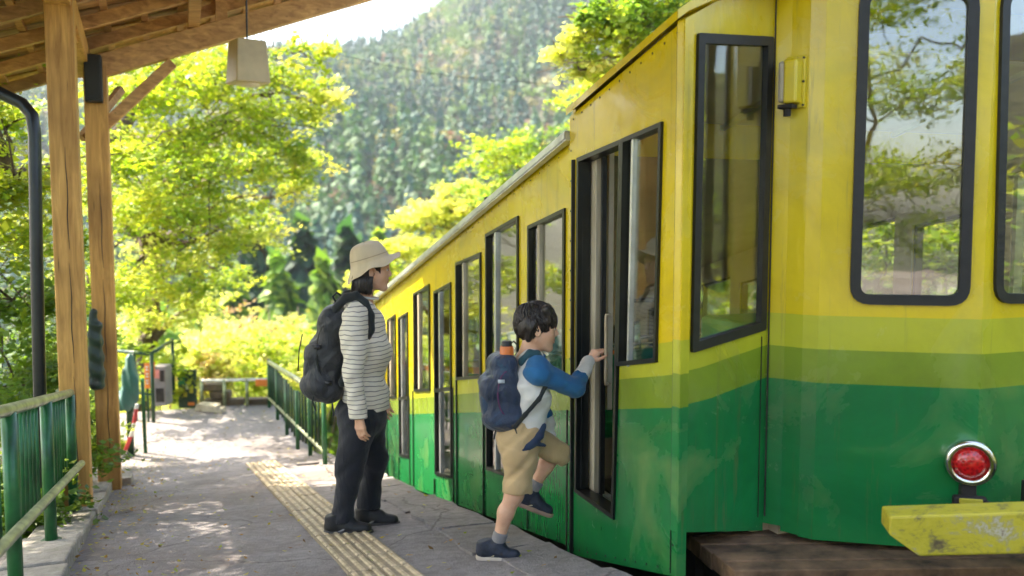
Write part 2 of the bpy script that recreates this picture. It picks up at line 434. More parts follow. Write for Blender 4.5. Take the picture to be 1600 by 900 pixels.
# curb ---------------------------------------------------------------------
rp = ghit(78, 850, 0.07); RT = RT_ = lt(rp)[1]; print('rail t', RT, lt(rp))
l = -2.0
while l < 8.2:
    w = random.uniform(0.7, 1.0)
    l1 = min(l + w, 8.3); tl, tr = RT - 0.16, RT + (0.15 if l < 7.2 else .30) + random.uniform(-0.012, 0.012)
    mb = MB(); c = []
    z0 = 0.07 + random.uniform(-0.012, 0.012)
    for zz, ii in ((-0.3, 0), (z0, 0.012)):
        for (a, b) in ((l + 0.006, tl), (l + 0.006, tr - ii), (l1 - 0.006, tr - ii), (l1 - 0.006, tl)):
            c.append(P(a, b, gz(a) + zz))
    mb.box8(c); mb.build('curb_stone', M['curb'], platform, bevel=0.012); l += w
# left railing ----------------------------------------------------------------
def railing():
    RT0 = RT_
    RT = RT0
    base = rp.copy()
    r = empty('railing', base, 'long green tubular railing with mossy top rail in front of the wooden posts', 'railing')
    ls_ = []
    for px, py in ((78, 850), (117, 800), (149, 770), (163, 748)):
        # where the upright through this pixel column crosses the rail plane
        q = hit(px, py - 60, E2 * RT, E2); ls_.append(lt(q)[0])
    l78, l117 = ls_[0], 6.38; ls_[2:] = [7.15, 8.25]; q20 = lt(hit(20, 800, E2 * RT, E2))[0]
    posts = [q20, l78, l117] + ls_[2:]
    d = (l78 - q20)
    extra = [q20 - d * k for k in range(1, 5)]
    H = 0.76
    def zt(l): return gz(l) + 0.07
    allp = extra[::-1] + posts
    for l in allp:
        RT = RT0 - (.13 if l > 7 else 0)
        MB().tube([P(l, RT, zt(l)), P(l, RT, zt(l) + H)], 0.031, 12).build('post', M['green_rail'], r, True)
        f = MB(); f.lathe([(0.0, 0.014), (0.052, 0.012), (0.055, 0.0)], P(l, RT, zt(l)), EZ, 12); f.build('base_flange', M['dark_green'], r, True)
    l0, l1 = allp[0] - 0.3, posts[2] + 0.03
    n = 14
    def line(l0, l1, h, dt=0): return [P(l0 + (l1 - l0) * k / n, RT + dt, zt(l0 + (l1 - l0) * k / n) + h) for k in range(n + 1)]
    for (a, b) in ((l0, l1), (posts[3] - 0.12, posts[4] + 0.35)):
        RT = RT0 - (.13 if a > 6.9 else 0)
        MB().tube(line(a, b, H + 0.012), 0.027, 10).build('top_rail', M['pipe'], r, True)
        MB().tube(line(a, b, 0.30, 0.052), 0.023, 10).build('bottom_rail', M['pipe'], r, True)
        m = int((b - a) / 0.12)
        for k in range(m):
            l = a + 0.05 + (b - a - 0.1) * (k + 0.5) / m
            if min(abs(l - q) for q in allp) < 0.05: continue
            MB().tube([P(l, RT - 0.035, zt(l) + 0.2), P(l, RT - 0.03, zt(l) + H - 0.01)], 0.0125, 8).build('baluster', M['green_rail'], r, True)
    return posts
rail_posts = railing()
print('rail posts', rail_posts)
# shelter ------------------------------------------------------------------
PW = 0.168
w1 = ghit(119, 795, 0.07); w2 = ghit(164, 752, 0.07)
l_1, t_1 = lt(w1); l_2, t_2 = lt(w2); print('wood posts', l_1, t_1, l_2, t_2)
l_1, t_1 = l_1 + .17, t_1 + .0; t_2 = t_1 + .115
zb = hit(172, 125, E1 * (l_2 - 0), E1).z      # underside of cross beam at the post
bq = hit(560, 12, E1 * l_2, E1); print('beam', zb, lt(bq), bq.z)
hitl = hit(172, 125, E1 * l_2, E1)
RS = (bq.z - zb) / (lt(bq)[1] - lt(hitl)[1]); print('roof pitch', RS)
def rz(l, t): return zb + RS * (t - t_2) - GB * (l - l_2)     # underside line of the rafters' carrier
def shelter():
    r = empty('platform_shelter', P(l_1, t_1, gz(l_1)), 'open timber platform shelter with square posts and a pitched board roof', 'shelter')
    for l in (l_1, l_2, l_1 - 4.4, l_1 - 7.2):
        b = MB(); zz = gz(l) + 0.0; tp = t_2 if l == l_2 else t_1; top = rz(l, tp) + (0.10 if l == l_2 else .34)
        b.box(P(l, tp, (zz + top) / 2), PW, PW, top - zz, E2, E1); o = b.build('post', M['post_wood'], r, bevel=0.008)
        # drying checks: thin dark strips half sunk into the post face
        for k in range(3):
            zz0 = zz + 0.3 + k * 0.75; c = MB(); pts = []
            for i in range(7):
                pts.append(P(l - PW / 2 - 0.0005, tp + 0.01 + 0.004 * math.sin(i * 1.7 + k), zz0 + i * 0.11))
            c.tube(pts, [0.001, 0.003, 0.0035, 0.003, 0.0035, 0.002, 0.001], 5); c.build('crack', M['rubber'], o)
    # cross beams rising over the platform (perpendicular to the track)
    T0, T1 = t_2 - 1.0, 2.25
    for l in (l_2, l_1 - 0.55, l_1 - 4.4):
        MB().beam(P(l, t_2 - 0.05, rz(l, t_2 - 0.05) + 0.085), P(l, T1, rz(l, T1) + 0.085), 0.12, 0.17).build('cross_beam', M['beam_wood'], r, bevel=0.006)
    # eaves plate along the post heads
    a, b = l_2 + 0.25, l_1 - 6.5
    MB().beam(P(a, t_1, rz(a, t_1) + 0.20), P(b, t_1, rz(b, t_1) + 0.20), 0.15, 0.17).build('eaves_plate', M['post_wood'], r, bevel=0.006)
    for t in (t_1 + 0.85, t_1 + 1.7):
        MB().beam(P(l_2 + 0.3, t, rz(l_2 + 0.3, t) + 0.225), P(b, t, rz(b, t) + 0.225), 0.09, 0.11).build('purlin', M['beam_wood'], r, bevel=0.005)
    # braces
    p = hit(164, 196, E1 * l_2, E1); q = hit(270, 98, E1 * l_2, E1)
    MB().beam(p, q, 0.07, 0.085).build('brace', M['beam_wood'], r, bevel=0.005)
    p = P(l_2, t_1, rz(l_2, t_1) - 0.42); q = P(l_2 + 0.35, t_1 + 0.28, rz(l_2, t_1) + 0.02)
    MB().beam(p, q, 0.05, 0.06).build('brace', M['old_wood'], r)
    p = P(l_1, t_1 + 0.02, rz(l_1, t_1) - 0.35); q = P(l_1 + 0.5, t_1, rz(l_1 + 0.5, t_1) + 0.12)
    MB().beam(P(l_1 + 0.1, t_1, rz(l_1, t_1) + 0.0), P(l_1 + 0.62, t_1, rz(l_1 + 0.6, t_1) + 0.16), 0.1, 0.1).build('brace', M['post_wood'], r)
    # struts between cross beam and roof
    for t in (t_2 + 0.95, t_2 + 1.9):
        MB().beam(P(l_2, t, rz(l_2, t) + 0.1), P(l_2, t, rz(l_2, t) + 0.42), 0.09, 0.09, E1).build('strut', M['beam_wood'], r)
    # rafters
    lo = l_2 + 0.55
    k = 0; l = lo
    RH = 0.30
    while l > l_1 - 6.5:
        jt = random.uniform(-0.01, 0.01)
        MB().beam(P(l, T0, rz(l, T0) + RH + jt), P(l, T1, rz(l, T1) + RH + jt), 0.065, 0.09).build('rafter', M['beam_wood' if k % 3 else 'old_wood'], r, bevel=0.004)
        l -= 0.48; k += 1
    # battens and split shakes
    t = T0 + 0.02
    L0 = lo + 0.12; L1 = l_1 - 6.6
    while t < T1:
        MB().beam(P(L0, t, rz(L0, t) + RH + 0.065), P(L1, t, rz(L1, t) + RH + 0.065), 0.05, 0.03).build('batten', M['beam_wood'], r)
        t += 0.27
    row = 0; t = T0 - 0.05
    mats = [M['beam_wood'], M['old_wood'], M['post_wood']]
    shake_me = []
    for k in range(6):
        w = 0.115 + 0.02 * (k % 3); mb = MB(); mb.box((0, 0, 0), 0.42, w, 0.012 + 0.003 * (k % 2)); me = mb.mesh('shake'); me.materials.append(mats[k % 3]); shake_me.append(me)
    upn = (E2 + EZ * RS).normalized(); al = (E1 - EZ * GB).normalized(); nn = al.cross(upn) if al.cross(upn).z > 0 else upn.cross(al)
    cnt = 0
    while t < T1 + 0.1:
        l = L0 - random.uniform(0, 0.05)
        lmin = l_1 - 1.6 if t < 0.9 else l_1 - 0.2
        while l > lmin and cnt < 290:
            k = random.randrange(6); me = shake_me[k]; w = 0.118 + 0.02 * (k % 3)
            c = P(l, t + 0.15, rz(l, t + 0.15) + RH + 0.098 + random.uniform(-0.004, 0.006))
            tilt = 0.05 + random.uniform(-0.03, 0.03); yaw = random.uniform(-0.05, 0.05)
            X = (upn * math.cos(tilt) - nn * math.sin(tilt)); Y = (al + upn * yaw).normalized(); X = (X - Y * X.dot(Y)).normalized(); Z = X.cross(Y)
            o = bpy.data.objects.new('shake', me); COL.objects.link(o); o.parent = r
            o.matrix_parent_inverse = world_of(r).inverted()
            o.matrix_basis = Matrix.Translation(c) @ Matrix((X, Y, Z)).transposed().to_4x4(); cnt += 1
            l -= w + random.uniform(0.0, 0.012)
        t += 0.27
    print('shakes', cnt)
    # upper skin of the roof
    mb = MB(); h = RH + 0.125
    mb.box8([P(L0 - .05, T0 - .02, rz(L0 - .05, T0) + h), P(L1, T0 - .02, rz(L1, T0) + h), P(L1, T1 + .1, rz(L1, T1 + .1) + h), P(L0 - .05, T1 + .1, rz(L0 - .05, T1 + .1) + h),
             P(L0 - .05, T0 - .02, rz(L0 - .05, T0) + h + .03), P(L1, T0 - .02, rz(L1, T0) + h + .03), P(L1, T1 + .1, rz(L1, T1 + .1) + h + .03), P(L0 - .05, T1 + .1, rz(L0 - .05, T1 + .1) + h + .03)])
    mb.build('roof_deck', M['old_wood'], r)
    # verge board on the far gable edge
    return r
shelter()
# drainpipe
dd = 5.0
gp = [at(-60, 105, dd - 0.2), at(-10, 140, dd), at(10, 150, dd), at(35, 162, dd), at(50, 180, dd), at(54, 210, dd), at(57, 400, dd), at(63, 640, dd + .02), at(66, 760, dd + .05)]
tag(MB().tube(gp, 0.034, 12).build('drainpipe', M['black_metal'], None, True), 'dark green drainpipe bending down from the eaves left of the wooden posts', 'drainpipe')
# speaker on second post
sp = empty('speaker_box', hit(146, 123, E1 * (l_2 - PW / 2 - 0.05), E1), 'black box loudspeaker fixed high on the second wooden post', 'loudspeaker')
c = sp.location
MB().box(c, 0.125, 0.10, 0.36, E2, E1).build('case', M['rubber'], sp, bevel=0.008)
MB().box(c - E1 * 0.054, 0.10, 0.008, 0.32, E2, E1).build('grille', M['black_metal'], sp)
# hanging tan lantern / horn speaker below the beam
hz_ = hit(387, 98, E1 * (l_2 - 0.4), E1)
hl = empty('hanging_lamp', hz_, 'tan square tapered lamp housing hanging under the beam', 'lamp')
mb = MB(); w0, w1_ = 0.115, 0.135; cc = []
yaw = 0.25; ax = (E2 * math.cos(yaw) + E1 * math.sin(yaw)); ay = (E1 * math.cos(yaw) - E2 * math.sin(yaw))
for z, w in ((-0.165, w1_), (0.165, w0)):
    for sx, sy in ((-1, -1), (1, -1), (1, 1), (-1, 1)): cc.append(hz_ + ax * sx * w + ay * sy * w + EZ * z)
mb.box8(cc); mb.build('housing', M['box_tan'], hl, bevel=0.01)
mb = MB(); mb.lathe([(0.0, -0.19), (0.06, -0.185), (0.09, -0.17), (0.095, -0.15)], hz_, EZ, 20); mb.build('diffuser', simple('lamp_diffuser', (0.7, 0.6, 0.42), 0.4), hl, True)
MB().tube([hz_ + EZ * 0.16, hz_ + EZ * 0.62], 0.008, 6).build('hanger', M['black_metal'], hl)
# ================================================================ CABLE CAR
TS = 1.92; TF = 4.90; SB = 0.2137       # side planes, fall of the body along the track
car = empty('cable_car', P(3.1, TS, 0.2), 'yellow and green stepped cable car standing at the platform with its door open', 'cable car')
NL = -E2                                # outward normal of the platform side
def sd_(px, py, t=TS): return side(px, py, t)
def with_band(o, fn):
    me = o.data; a = me.attributes.new('band', 'FLOAT', 'POINT')
    a.data.foreach_set('value', [fn(v.co) for v in me.vertices]); return o
# height of the upper edge of the green, as a function of place
cg = hit(1061, 637, E2 * TS, E2); lcg = cg.dot(E1)
def gside(l): return cg.z - SB * (l - lcg)
bw = (hit(1061, 585, E2 * TS, E2).z - cg.z)      # width of the olive band
def band_side(v):
    return (v.z - gside(v.dot(E1))) / bw
def panel(name, outer, holes, n, thick, fn, parent, mat=None):
    vs, fs = plate_geo(outer, holes, n, thick)
    o = MB().add(vs, fs).build(name, mat or M['paint'], parent)
    return with_band(o, fn) if fn else o
# --- head section, platform side -------------------------------------------------
TLq = sd_(885, 183); TRq = sd_(1070, 30)
l_c = sd_(1061, 600).dot(E1)            # nearest corner
l_b = sd_(888, 600).dot(E1)             # joint with the rear body
z_top_c = hit(1070, 30, E2 * TS, E2).z
outer = [P(l_b, TS, sd_(888, 183).z), P(l_b, TS, sd_(888, 866).z), P(l_c, TS, sd_(1061, 905).z), P(l_c, TS, z_top_c)]
def q_side(pts, t=TS): return [sd_(x, y, t) for x, y in pts]
door_hole = q_side([(904, 247), (900, 768), (961, 812), (968, 572), (1028, 566), (1037, 190)])
head = panel('side_panel', outer, [door_hole], NL, 0.045, band_side, car)
# black frames round the opening, window and door halves
w_door = q_side([(904, 247), (900, 768), (961, 812), (974, 217)])
w_win = q_side([(974, 217), (967, 572), (1028, 566), (1037, 190)])
dfr = empty('door', w_door[1]); dfr.parent = car; dfr.matrix_parent_inverse = world_of(car).inverted()
frame_on(w_door, NL, 0.022, 0.012, 0.07, M['black_metal'], 'door_frame', dfr)
wf = frame_on(w_win, NL, 0.02, 0.014, 0.06, M['black_metal'], 'window', car)
pane_on(w_win, NL, 0.012, -0.01, M['glass'], 'pane', wf)
MB().beam(sd_(990, 216) - NL * 0.005, sd_(982, 572) - NL * 0.005, 0.018, 0.022, E2).build('mullion', M['alu'], wf)
MB().beam(sd_(981, 212) - NL * 0.03, sd_(975, 566) - NL * 0.03, 0.02, 0.02, E2).build('mullion', M['alu'], wf)
MB().beam(sd_(985, 470) - NL * 0.02, sd_(1031, 468) - NL * 0.02, 0.01, 0.018, EZ).build('transom', M['black_metal'], wf)
# open sliding leaf seen edge on, jambs and gasket inside the doorway
def vpost(px, y0, y1, t, w, d, mat, name, parent, al=None):
    a = sd_(px, y0, t); b = sd_(px, y1, t); a.x, a.y = b.x, b.y
    return MB().beam(b, a, w, d, E1).build(name, mat, parent, bevel=0.003)
vpost(912, 243, 765, TS + 0.035, 0.045, 0.02, M['black_metal'], 'jamb', dfr)
vpost(927, 236, 770, TS + 0.08, 0.03, 0.075, M['pale_wood'], 'door_leaf_edge', dfr)
vpost(940, 231, 775, TS + 0.10, 0.03, 0.012, M['rubber'], 'gasket', dfr)
vpost(951, 231, 640, TS + 0.20, 0.03, 0.026, M['cream'], 'inner_jamb', dfr)
gr = [sd_(945, 232, TS + .06)]
ha, hb = sd_(946, 492, TS + 0.02), sd_(946, 600, TS + 0.02); ha.x, ha.y = hb.x, hb.y
MB().tube([hb + E2 * .025, hb, hb + EZ * .02, ha - EZ * .02, ha, ha + E2 * .025], 0.0075, 8).build('grab_rail', M['tan_panel'], dfr, True)
HAND_TARGET = sd_(942, 545, TS + 0.02)
# sill with treads
s0, s1 = sd_(900, 770), sd_(961, 813)
for k in range(4):
    o_ = E2 * (0.02 + 0.05 * k) + EZ * 0.006
    MB().beam(s0 + o_, s1 + o_, 0.034, 0.014).build('sill_strip', M['alu' if k % 2 == 0 else 'black_metal'], dfr)
# strap hanging in the doorway
MB().tube([sd_(935, 232, TS + .12), sd_(932, 300, TS + .12), sd_(930, 350, TS + .12)], 0.004, 5).build('strap', simple('red_strap', (0.45, 0.03, 0.03), 0.6), dfr)
MB().tube([sd_(930, 350, TS + .12) + (E1 * math.cos(a) * .05 + EZ * (math.sin(a) * .05 - .05)) for a in np.linspace(0, 2 * math.pi, 15)], 0.008, 6, False).build('strap_ring', simple('pale_plastic', (0.6, 0.56, 0.5), 0.4), dfr, True)
# corner post at the nearest edge of the body, slightly proud
for a_, b_, w in ((1.0, 0.0, 0.012),):
    MB().beam(P(l_c + 0.045, TS - 0.001, outer[2].z), P(l_c + 0.045, TS - 0.001, z_top_c - 0.01), 0.006, 0.004, E1).build('seam', M['rubber'], car)
# --- end faces -------------------------------------------------------------------
cY = {}
def vline(px, z): return at(px, 600, z)
c0 = P(l_c, TS, 0)
nodes = [(c0.x, c0.y)]
for px, z in ((1200, 4.0), (1228, 3.955), (1256, 3.90), (1280, 3.86), (1537, 3.715)):
    q = at(px, 450, z); nodes.append((q.x, q.y))
nodes_lt = [(E1.x * x + E1.y * y, E2.x * x + E2.y * y) for x, y in nodes]
TM = (TS + TF) / 2
mir = [(l, 2 * TM - t) for l, t in nodes_lt[::-1]]
ring = nodes_lt + mir
print('nose ring', [(round(a, 2), round(b, 2)) for a, b in ring])
def face_hit(px, py, i):
    a = P(*ring[i], 0); b = P(*ring[i + 1], 0); n = (b - a).cross(EZ).normalized(); return hit(px, py, a, n)
zg_n = face_hit(1205, 590, 1).z; zg_c = cg.z
zb_p = face_hit(1130, 826, 0).z; zb_n = face_hit(1400, 853, 4).z
zl1 = face_hit(1205, 540, 1).z - zg_n; print('bands', zg_c, zg_n, bw, zl1, 'bottom', zb_p, zb_n)
ztop_n = face_hit(1210, -50, 0).z
def mirror_q(q):
    out = []
    for p in q:
        l, t = lt(p); out.append(P(l, 2 * TM - t, p.z))
    return [out[1], out[0], out[3], out[2]] if len(out) == 4 else out[::-1]
last = len(ring) - 2
wP = [face_hit(x, y, 0) for x, y in ((1088, 52), (1078, 551), (1193, 515), (1205, 58))]
wA = [face_hit(x, y, 4) for x, y in ((1343, -22), (1327, 475), (1514, 478), (1531, -20))]
wB = [face_hit(x, y, 5) for x, y in ((1563, -20), (1551, 474), (1700, 474), (1716, -20))]
WQ = {0: (wP, 0.012, 0.040), 4: (wA, 0.085, 0.042), 5: (wB, 0.085, 0.042), 6: (mirror_q(wA), 0.085, 0.042), last: (mirror_q(wP), 0.012, 0.040)}
for i in range(len(ring) - 1):
    a, b = ring[i], ring[i + 1]
    def gf(v, a=a, b=b, i=i):
        if i in (0, last):
            f = max(0, min(1, (v.dot(E2) - a[1]) / (b[1] - a[1]))); f = f if i == 0 else 1 - f
            g = zg_c + (zg_n - zg_c) * f; w = bw + (zl1 - bw) * f
        else: g = zg_n; w = zl1
        return (v.z - g) / w
    n = (P(*b, 0) - P(*a, 0)).cross(EZ).normalized()
    if n.dot(-E1) < 0: n = -n
    za = zb_p if i in (0, last) else zb_n
    if i in (1, last - 1): za = zb_p - 0.035
    if i in (2, last - 2): za = zb_n + .006
    zt0, zt1 = (z_top_c if i == 0 else ztop_n), (z_top_c if i == last else ztop_n)
    A, B = P(*a, 0), P(*b, 0)
    ou = [A + EZ * za, B + EZ * za, B + EZ * zt1, A + EZ * zt0]
    if i == 0: ou[0].z = face_hit(1067, 829, 0).z; ou[1].z = face_hit(1197, 827, 0).z
    holes = []
    if i in WQ:
        q, r, fw = WQ[i]; holes = [rounded(inset4(q, 0.012), max(r - 0.012, 0.004))]
    panel('end_panel', ou, holes, n, 0.035, gf, car)
    if i in WQ:
        q, r, fw = WQ[i]
        f = frame_on(q, n, fw, 0.016, 0.03, M['rubber'], 'window', car, r)
        pane_on(q, n, 0.02, -0.004, M['glass'], 'pane', f, max(r - 0.02, 0.0))
# seams
for (l, t), px in ((ring[1], 0), (ring[last], 1)):
    MB().tube([P(l - 0.012, t, zb_p), P(l - 0.012, t, ztop_n)], 0.0035, 6).build('seam', M['under'], car)
a, b = ring[0], ring[1]
fx = 0.93; A = P(a[0] + (b[0] - a[0]) * fx, a[1] + (b[1] - a[1]) * fx, 0) - E1 * 0.004
MB().beam(A + EZ * zb_p, A + EZ * (wP[2].z - 0.03), 0.003, 0.003, E1).build('seam', M['under'], car)
A = P(a[0] + 0.004, a[1] + 0.004, 0) - E1 * 0.012
ct_ = MB().beam(A + EZ * zb_p, A + EZ * z_top_c, 0.014, 0.01, E1).build('corner_trim', M['paint'], car)
with_band(ct_, lambda v: (v.z - zg_c) / bw)
# roof of the head section: a shallow arch
def arch(t, z0, h): 
    f = (t - TS) / (TF - TS); return z0 + h * min(1.0, 1.35 * math.sin(math.pi * f) ** 0.55 / 1.35)
zr_b = sd_(885, 183).z
tt = [TS - 0.03, TS + 0.02, TS + .25, TS + .56, TS + 1.0, TM, TF - 1.0, TF - .56, TF - .25, TF - .02, TF + 0.03]
def prof(l, z0, h, thick):
    up = [P(l, t, arch(min(max(t, TS), TF), z0, h)) for t in tt]
    return up
hA = ztop_n - z_top_c
vs = []
for l, z0 in ((l_c, z_top_c), (l_b - 0.02, zr_b)):
    for dz in (0.0, 0.035):
        vs += [p + EZ * dz for p in prof(l, z0, hA, 0)]
n_ = len(tt); fs = []
for k in range(n_ - 1):
    fs += [(k, k + 1, 2 * n_ + k + 1, 2 * n_ + k), (n_ + k, 3 * n_ + k, 3 * n_ + k + 1, n_ + k + 1), (k, n_ + k, n_ + k + 1, k + 1), (2 * n_ + k, 2 * n_ + k + 1, 3 * n_ + k + 1, 3 * n_ + k)]
fs += [(0, 2 * n_, 3 * n_, n_), (n_ - 1, 2 * n_ - 1, 4 * n_ - 1, 3 * n_ - 1)]
with_band(MB().add(vs, fs).build('roof', M['paint'], car), lambda v: 9.0)
# roof over the protruding nose
fr = [P(l, t, ztop_n) for l, t in ring[1:-1]]; bk = [P(l_c + .3, ring[-2][1], ztop_n + .0), P(l_c + .3, ring[1][1], ztop_n)]
vs, fs = plate_geo(fr + bk, [], EZ, 0.04); MB().add(vs, fs).build('nose_roof', M['alu'], car)
# rear bulkhead upper step (above the lower rear body)
z_r_far = sd_(885, 228).z
up = prof(l_b, zr_b, hA, 0)
ou = [P(l_b, TS, z_r_far - 0.05), P(l_b, TF, z_r_far - 0.05)] + up[::-1][1:-1]
vs, fs = plate_geo(ou, [], E1, 0.03); o = MB().add(vs, fs).build('bulkhead', M['paint'], car); with_band(o, lambda v: 9.0)
# far side of the head section with two windows
def far_z(z, l): return z
def q_far(l0, l1, zb0, zb1, zt0, zt1): return [P(l0, TF, zt0), P(l0, TF, zb0), P(l1, TF, zb1), P(l1, TF, zt1)]
lw0, lw1 = l_c + 0.18, l_b - 0.15; lm = (lw0 + lw1) / 2
fw_ = []
for a_, b_ in ((lw0, lm - .03), (lm + .03, lw1)):
    f0, f1 = gside(a_), gside(b_)
    fw_.append(q_far(a_, b_, f0 + .22, f1 + .22, f0 + 1.25, f1 + 1.25))
ou = [P(l_c, TF, z_top_c), P(l_c, TF, outer[2].z), P(l_b, TF, outer[1].z), P(l_b, TF, zr_b)]
panel('side_panel', ou, [rounded(inset4(q, .01), .03) for q in fw_], E2, 0.045, band_side, car)
vs, fs = plate_geo([p - E2 * .06 for p in ou], [[p - E2 * .06 for p in inset4(q, .005)] for q in fw_], E2, 0.01); MB().add(vs, fs).build('wall_lining', M['cream'], car)
for q in fw_:
    f = frame_on(q, E2, 0.03, 0.012, 0.07, M['alu'], 'window', car, 0.035); pane_on(q, E2, 0.02, 0.0, M['glass'], 'pane', f)
    a_, b_ = q[0].lerp(q[1], .55), q[3].lerp(q[2], .55); MB().beam(a_, b_, 0.02, 0.025).build('transom', M['alu'], f)
# floor, ceiling and seats inside the head
zf_c, zf_b = outer[2].z + 0.12, outer[1].z + 0.12
def inner_plate(name, z0, z1, la, lb_, mat, th=0.03, t0=TS + .05, t1=TF - .05):
    return MB().box8([P(la, t0, z0), P(la, t1, z0), P(lb_, t1, z1), P(lb_, t0, z1), P(la, t0, z0 + th), P(la, t1, z0 + th), P(lb_, t1, z1 + th), P(lb_, t0, z1 + th)]).build(name, mat, car)
inner_plate('floor', zf_c, zf_b, l_c + .24, l_b, M['int_floor'])
inner_plate('ceiling', z_top_c - 0.02, zr_b - 0.02, l_c + 0.24, l_b, M['cream'], 0.02)
cr = [P(l + .06, t, ztop_n - .1) for l, t in ring[2:-2]] + [P(l_c + .12, ring[-3][1], ztop_n - .1), P(l_c + .12, ring[2][1], ztop_n - .1)]
vs, fs = plate_geo(cr, [], -EZ, 0.02); MB().add(vs, fs).build('ceiling', M['cream'], car)
for k, t in enumerate((TS + .9, TM, TF - .9)):
    MB().beam(P(l_c + .1, t, z_top_c - .04), P(l_b, t, zr_b - .04), 0.03, 0.025).build('ceiling_rib', M['alu'], car)
def seat(l, t0, t1, zf, facing=-1):
    mb = MB(); bx = lambda la, lb_, za, zb: mb.box8([P(la, t0, za), P(la, t1, za), P(lb_, t1, za), P(lb_, t0, za), P(la, t0, zb), P(la, t1, zb), P(lb_, t1, zb), P(lb_, t0, zb)])
    bx(l, l + .42, zf + .30, zf + .42); s = mb.build('seat_cushion', M['seat_green'], car, bevel=.03)
    mb = MB(); bx = lambda la, lb_, za, zb: mb.box8([P(la, t0, za), P(la, t1, za), P(lb_, t1, za), P(lb_, t0, za), P(la, t0, zb), P(la, t1, zb), P(lb_, t1, zb), P(lb_, t0, zb)])
    bx(l + .42, l + .52, zf + .34, zf + .86); mb.build('seat_back', M['seat_green'], car, bevel=.03)
    mb = MB(); bx = lambda la, lb_, za, zb: mb.box8([P(la, t0, za), P(la, t1, za), P(lb_, t1, za), P(lb_, t0, za), P(la, t0, zb), P(la, t1, zb), P(lb_, t1, zb), P(lb_, t0, zb)])
    bx(l + .03, l + .40, zf, zf + .30); mb.build('seat_box', M['tan_panel'], car)
    MB().tube([P(l + .47, t0 + .06, zf + .84), P(l + .47, t0 + .06, zf + .94), P(l + .47, t1 - .06, zf + .94), P(l + .47, t1 - .06, zf + .84)], .012, 8).build('seat_rail', M['chrome'], car, True)
zfl = lambda l: zf_c + (zf_b - zf_c) * (l - l_c) / (l_b - l_c) + .03
seat(l_c + .12, TS + .62, TF - .55, zfl(l_c + .4)); 
# half partition beside the doorway: green panel over a beige box
ld = sd_(950, 600).dot(E1)
MB().box8([P(ld - .42, TS + .52, zfl(ld)), P(ld - .42, TS + 1.2, zfl(ld)), P(ld + .12, TS + 1.2, zfl(ld)), P(ld + .12, TS + .52, zfl(ld)),
           P(ld - .42, TS + .52, zfl(ld) + .55), P(ld - .42, TS + 1.2, zfl(ld) + .55), P(ld + .12, TS + 1.2, zfl(ld) + .55), P(ld + .12, TS + .52, zfl(ld) + .55)]).build('equipment_box', M['tan_panel'], car, bevel=.01)
MB().box8([P(ld - .40, TS + .56, zfl(ld) + .553), P(ld - .40, TS + 1.15, zfl(ld) + .553), P(ld + .10, TS + 1.15, zfl(ld) + .553), P(ld + .10, TS + .56, zfl(ld) + .553),
           P(ld - .40, TS + .56, zfl(ld) + 1.02), P(ld - .40, TS + 1.15, zfl(ld) + 1.02), P(ld + .10, TS + 1.15, zfl(ld) + 1.02), P(ld + .10, TS + .56, zfl(ld) + 1.02)]).build('seat_back', M['seat_green'], car, bevel=.03)
# marker lamp, work light, bumper beam ---------------------------------------------
iA = 4; aA = P(*ring[iA], 0); bA = P(*ring[iA + 1], 0); nA = (bA - aA).cross(EZ).normalized(); nA = nA if nA.dot(-E1) > 0 else -nA
dA = (bA - aA).normalized()
lc_ = face_hit(1511, 718, iA) + nA * 0.045
nl = (nA * 0.97 - EZ * 0.05 - E2 * .18).normalized()
lamp = empty('marker_lamp', lc_); lamp.parent = car; lamp.matrix_parent_inverse = world_of(car).inverted()
rr = 0.088
mb = MB(); mb.lathe([(0.075, -0.07), (rr, -0.03), (rr, 0.0), (rr + .012, 0.012), (rr + .004, 0.026), (rr - 0.012, 0.030), (rr - .020, 0.018), (rr - .024, 0.0), (0.0, -0.01)], lc_, nl, 32)
mb.build('rim', M['chrome'], lamp, True)
mr_ = NT('red_lens'); v = mr_.n('TexVoronoi', Scale=70.0); mr_.l(mr_.coord('Object'), v.inputs['Vector']); mr_.base(mr_.ramp(v.outputs[0], [(0.2, (0.30, 0.004, 0.008)), (0.6, (0.62, 0.01, 0.015))]))
mr_.set(Roughness=0.12, Coat_Weight=1.0); mr_.bump(v.outputs[0], 0.6, 0.004)
MB().lathe([(rr - .022, 0.006), (rr - .03, 0.020), (rr * .5, 0.032), (rr * .2, .037), (0.0, 0.038)], lc_, nl, 32).build('lens', mr_.m, lamp, True)
bb = lc_ - EZ * (rr + .045) - nA * 0.02
MB().box(bb, 0.06, 0.05, 0.10, dA, nA).build('bracket', M['under'], lamp, bevel=.006)
MB().box(bb - EZ * .03 + nA * .035, 0.13, 0.04, 0.05, dA, nA).build('bracket', M['under'], lamp, bevel=.01)
MB().box(bb - EZ * .022 + nA * .058, 0.09, 0.012, 0.022, dA, nA).build('clip', M['board'], lamp, bevel=.004)
MB().tube([bb + dA * .0, bb + dA * .09 - EZ * .04 + nA * .03, bb + dA * .12 - EZ * .1], .009, 6).build('cable', M['rubber'], lamp, True)
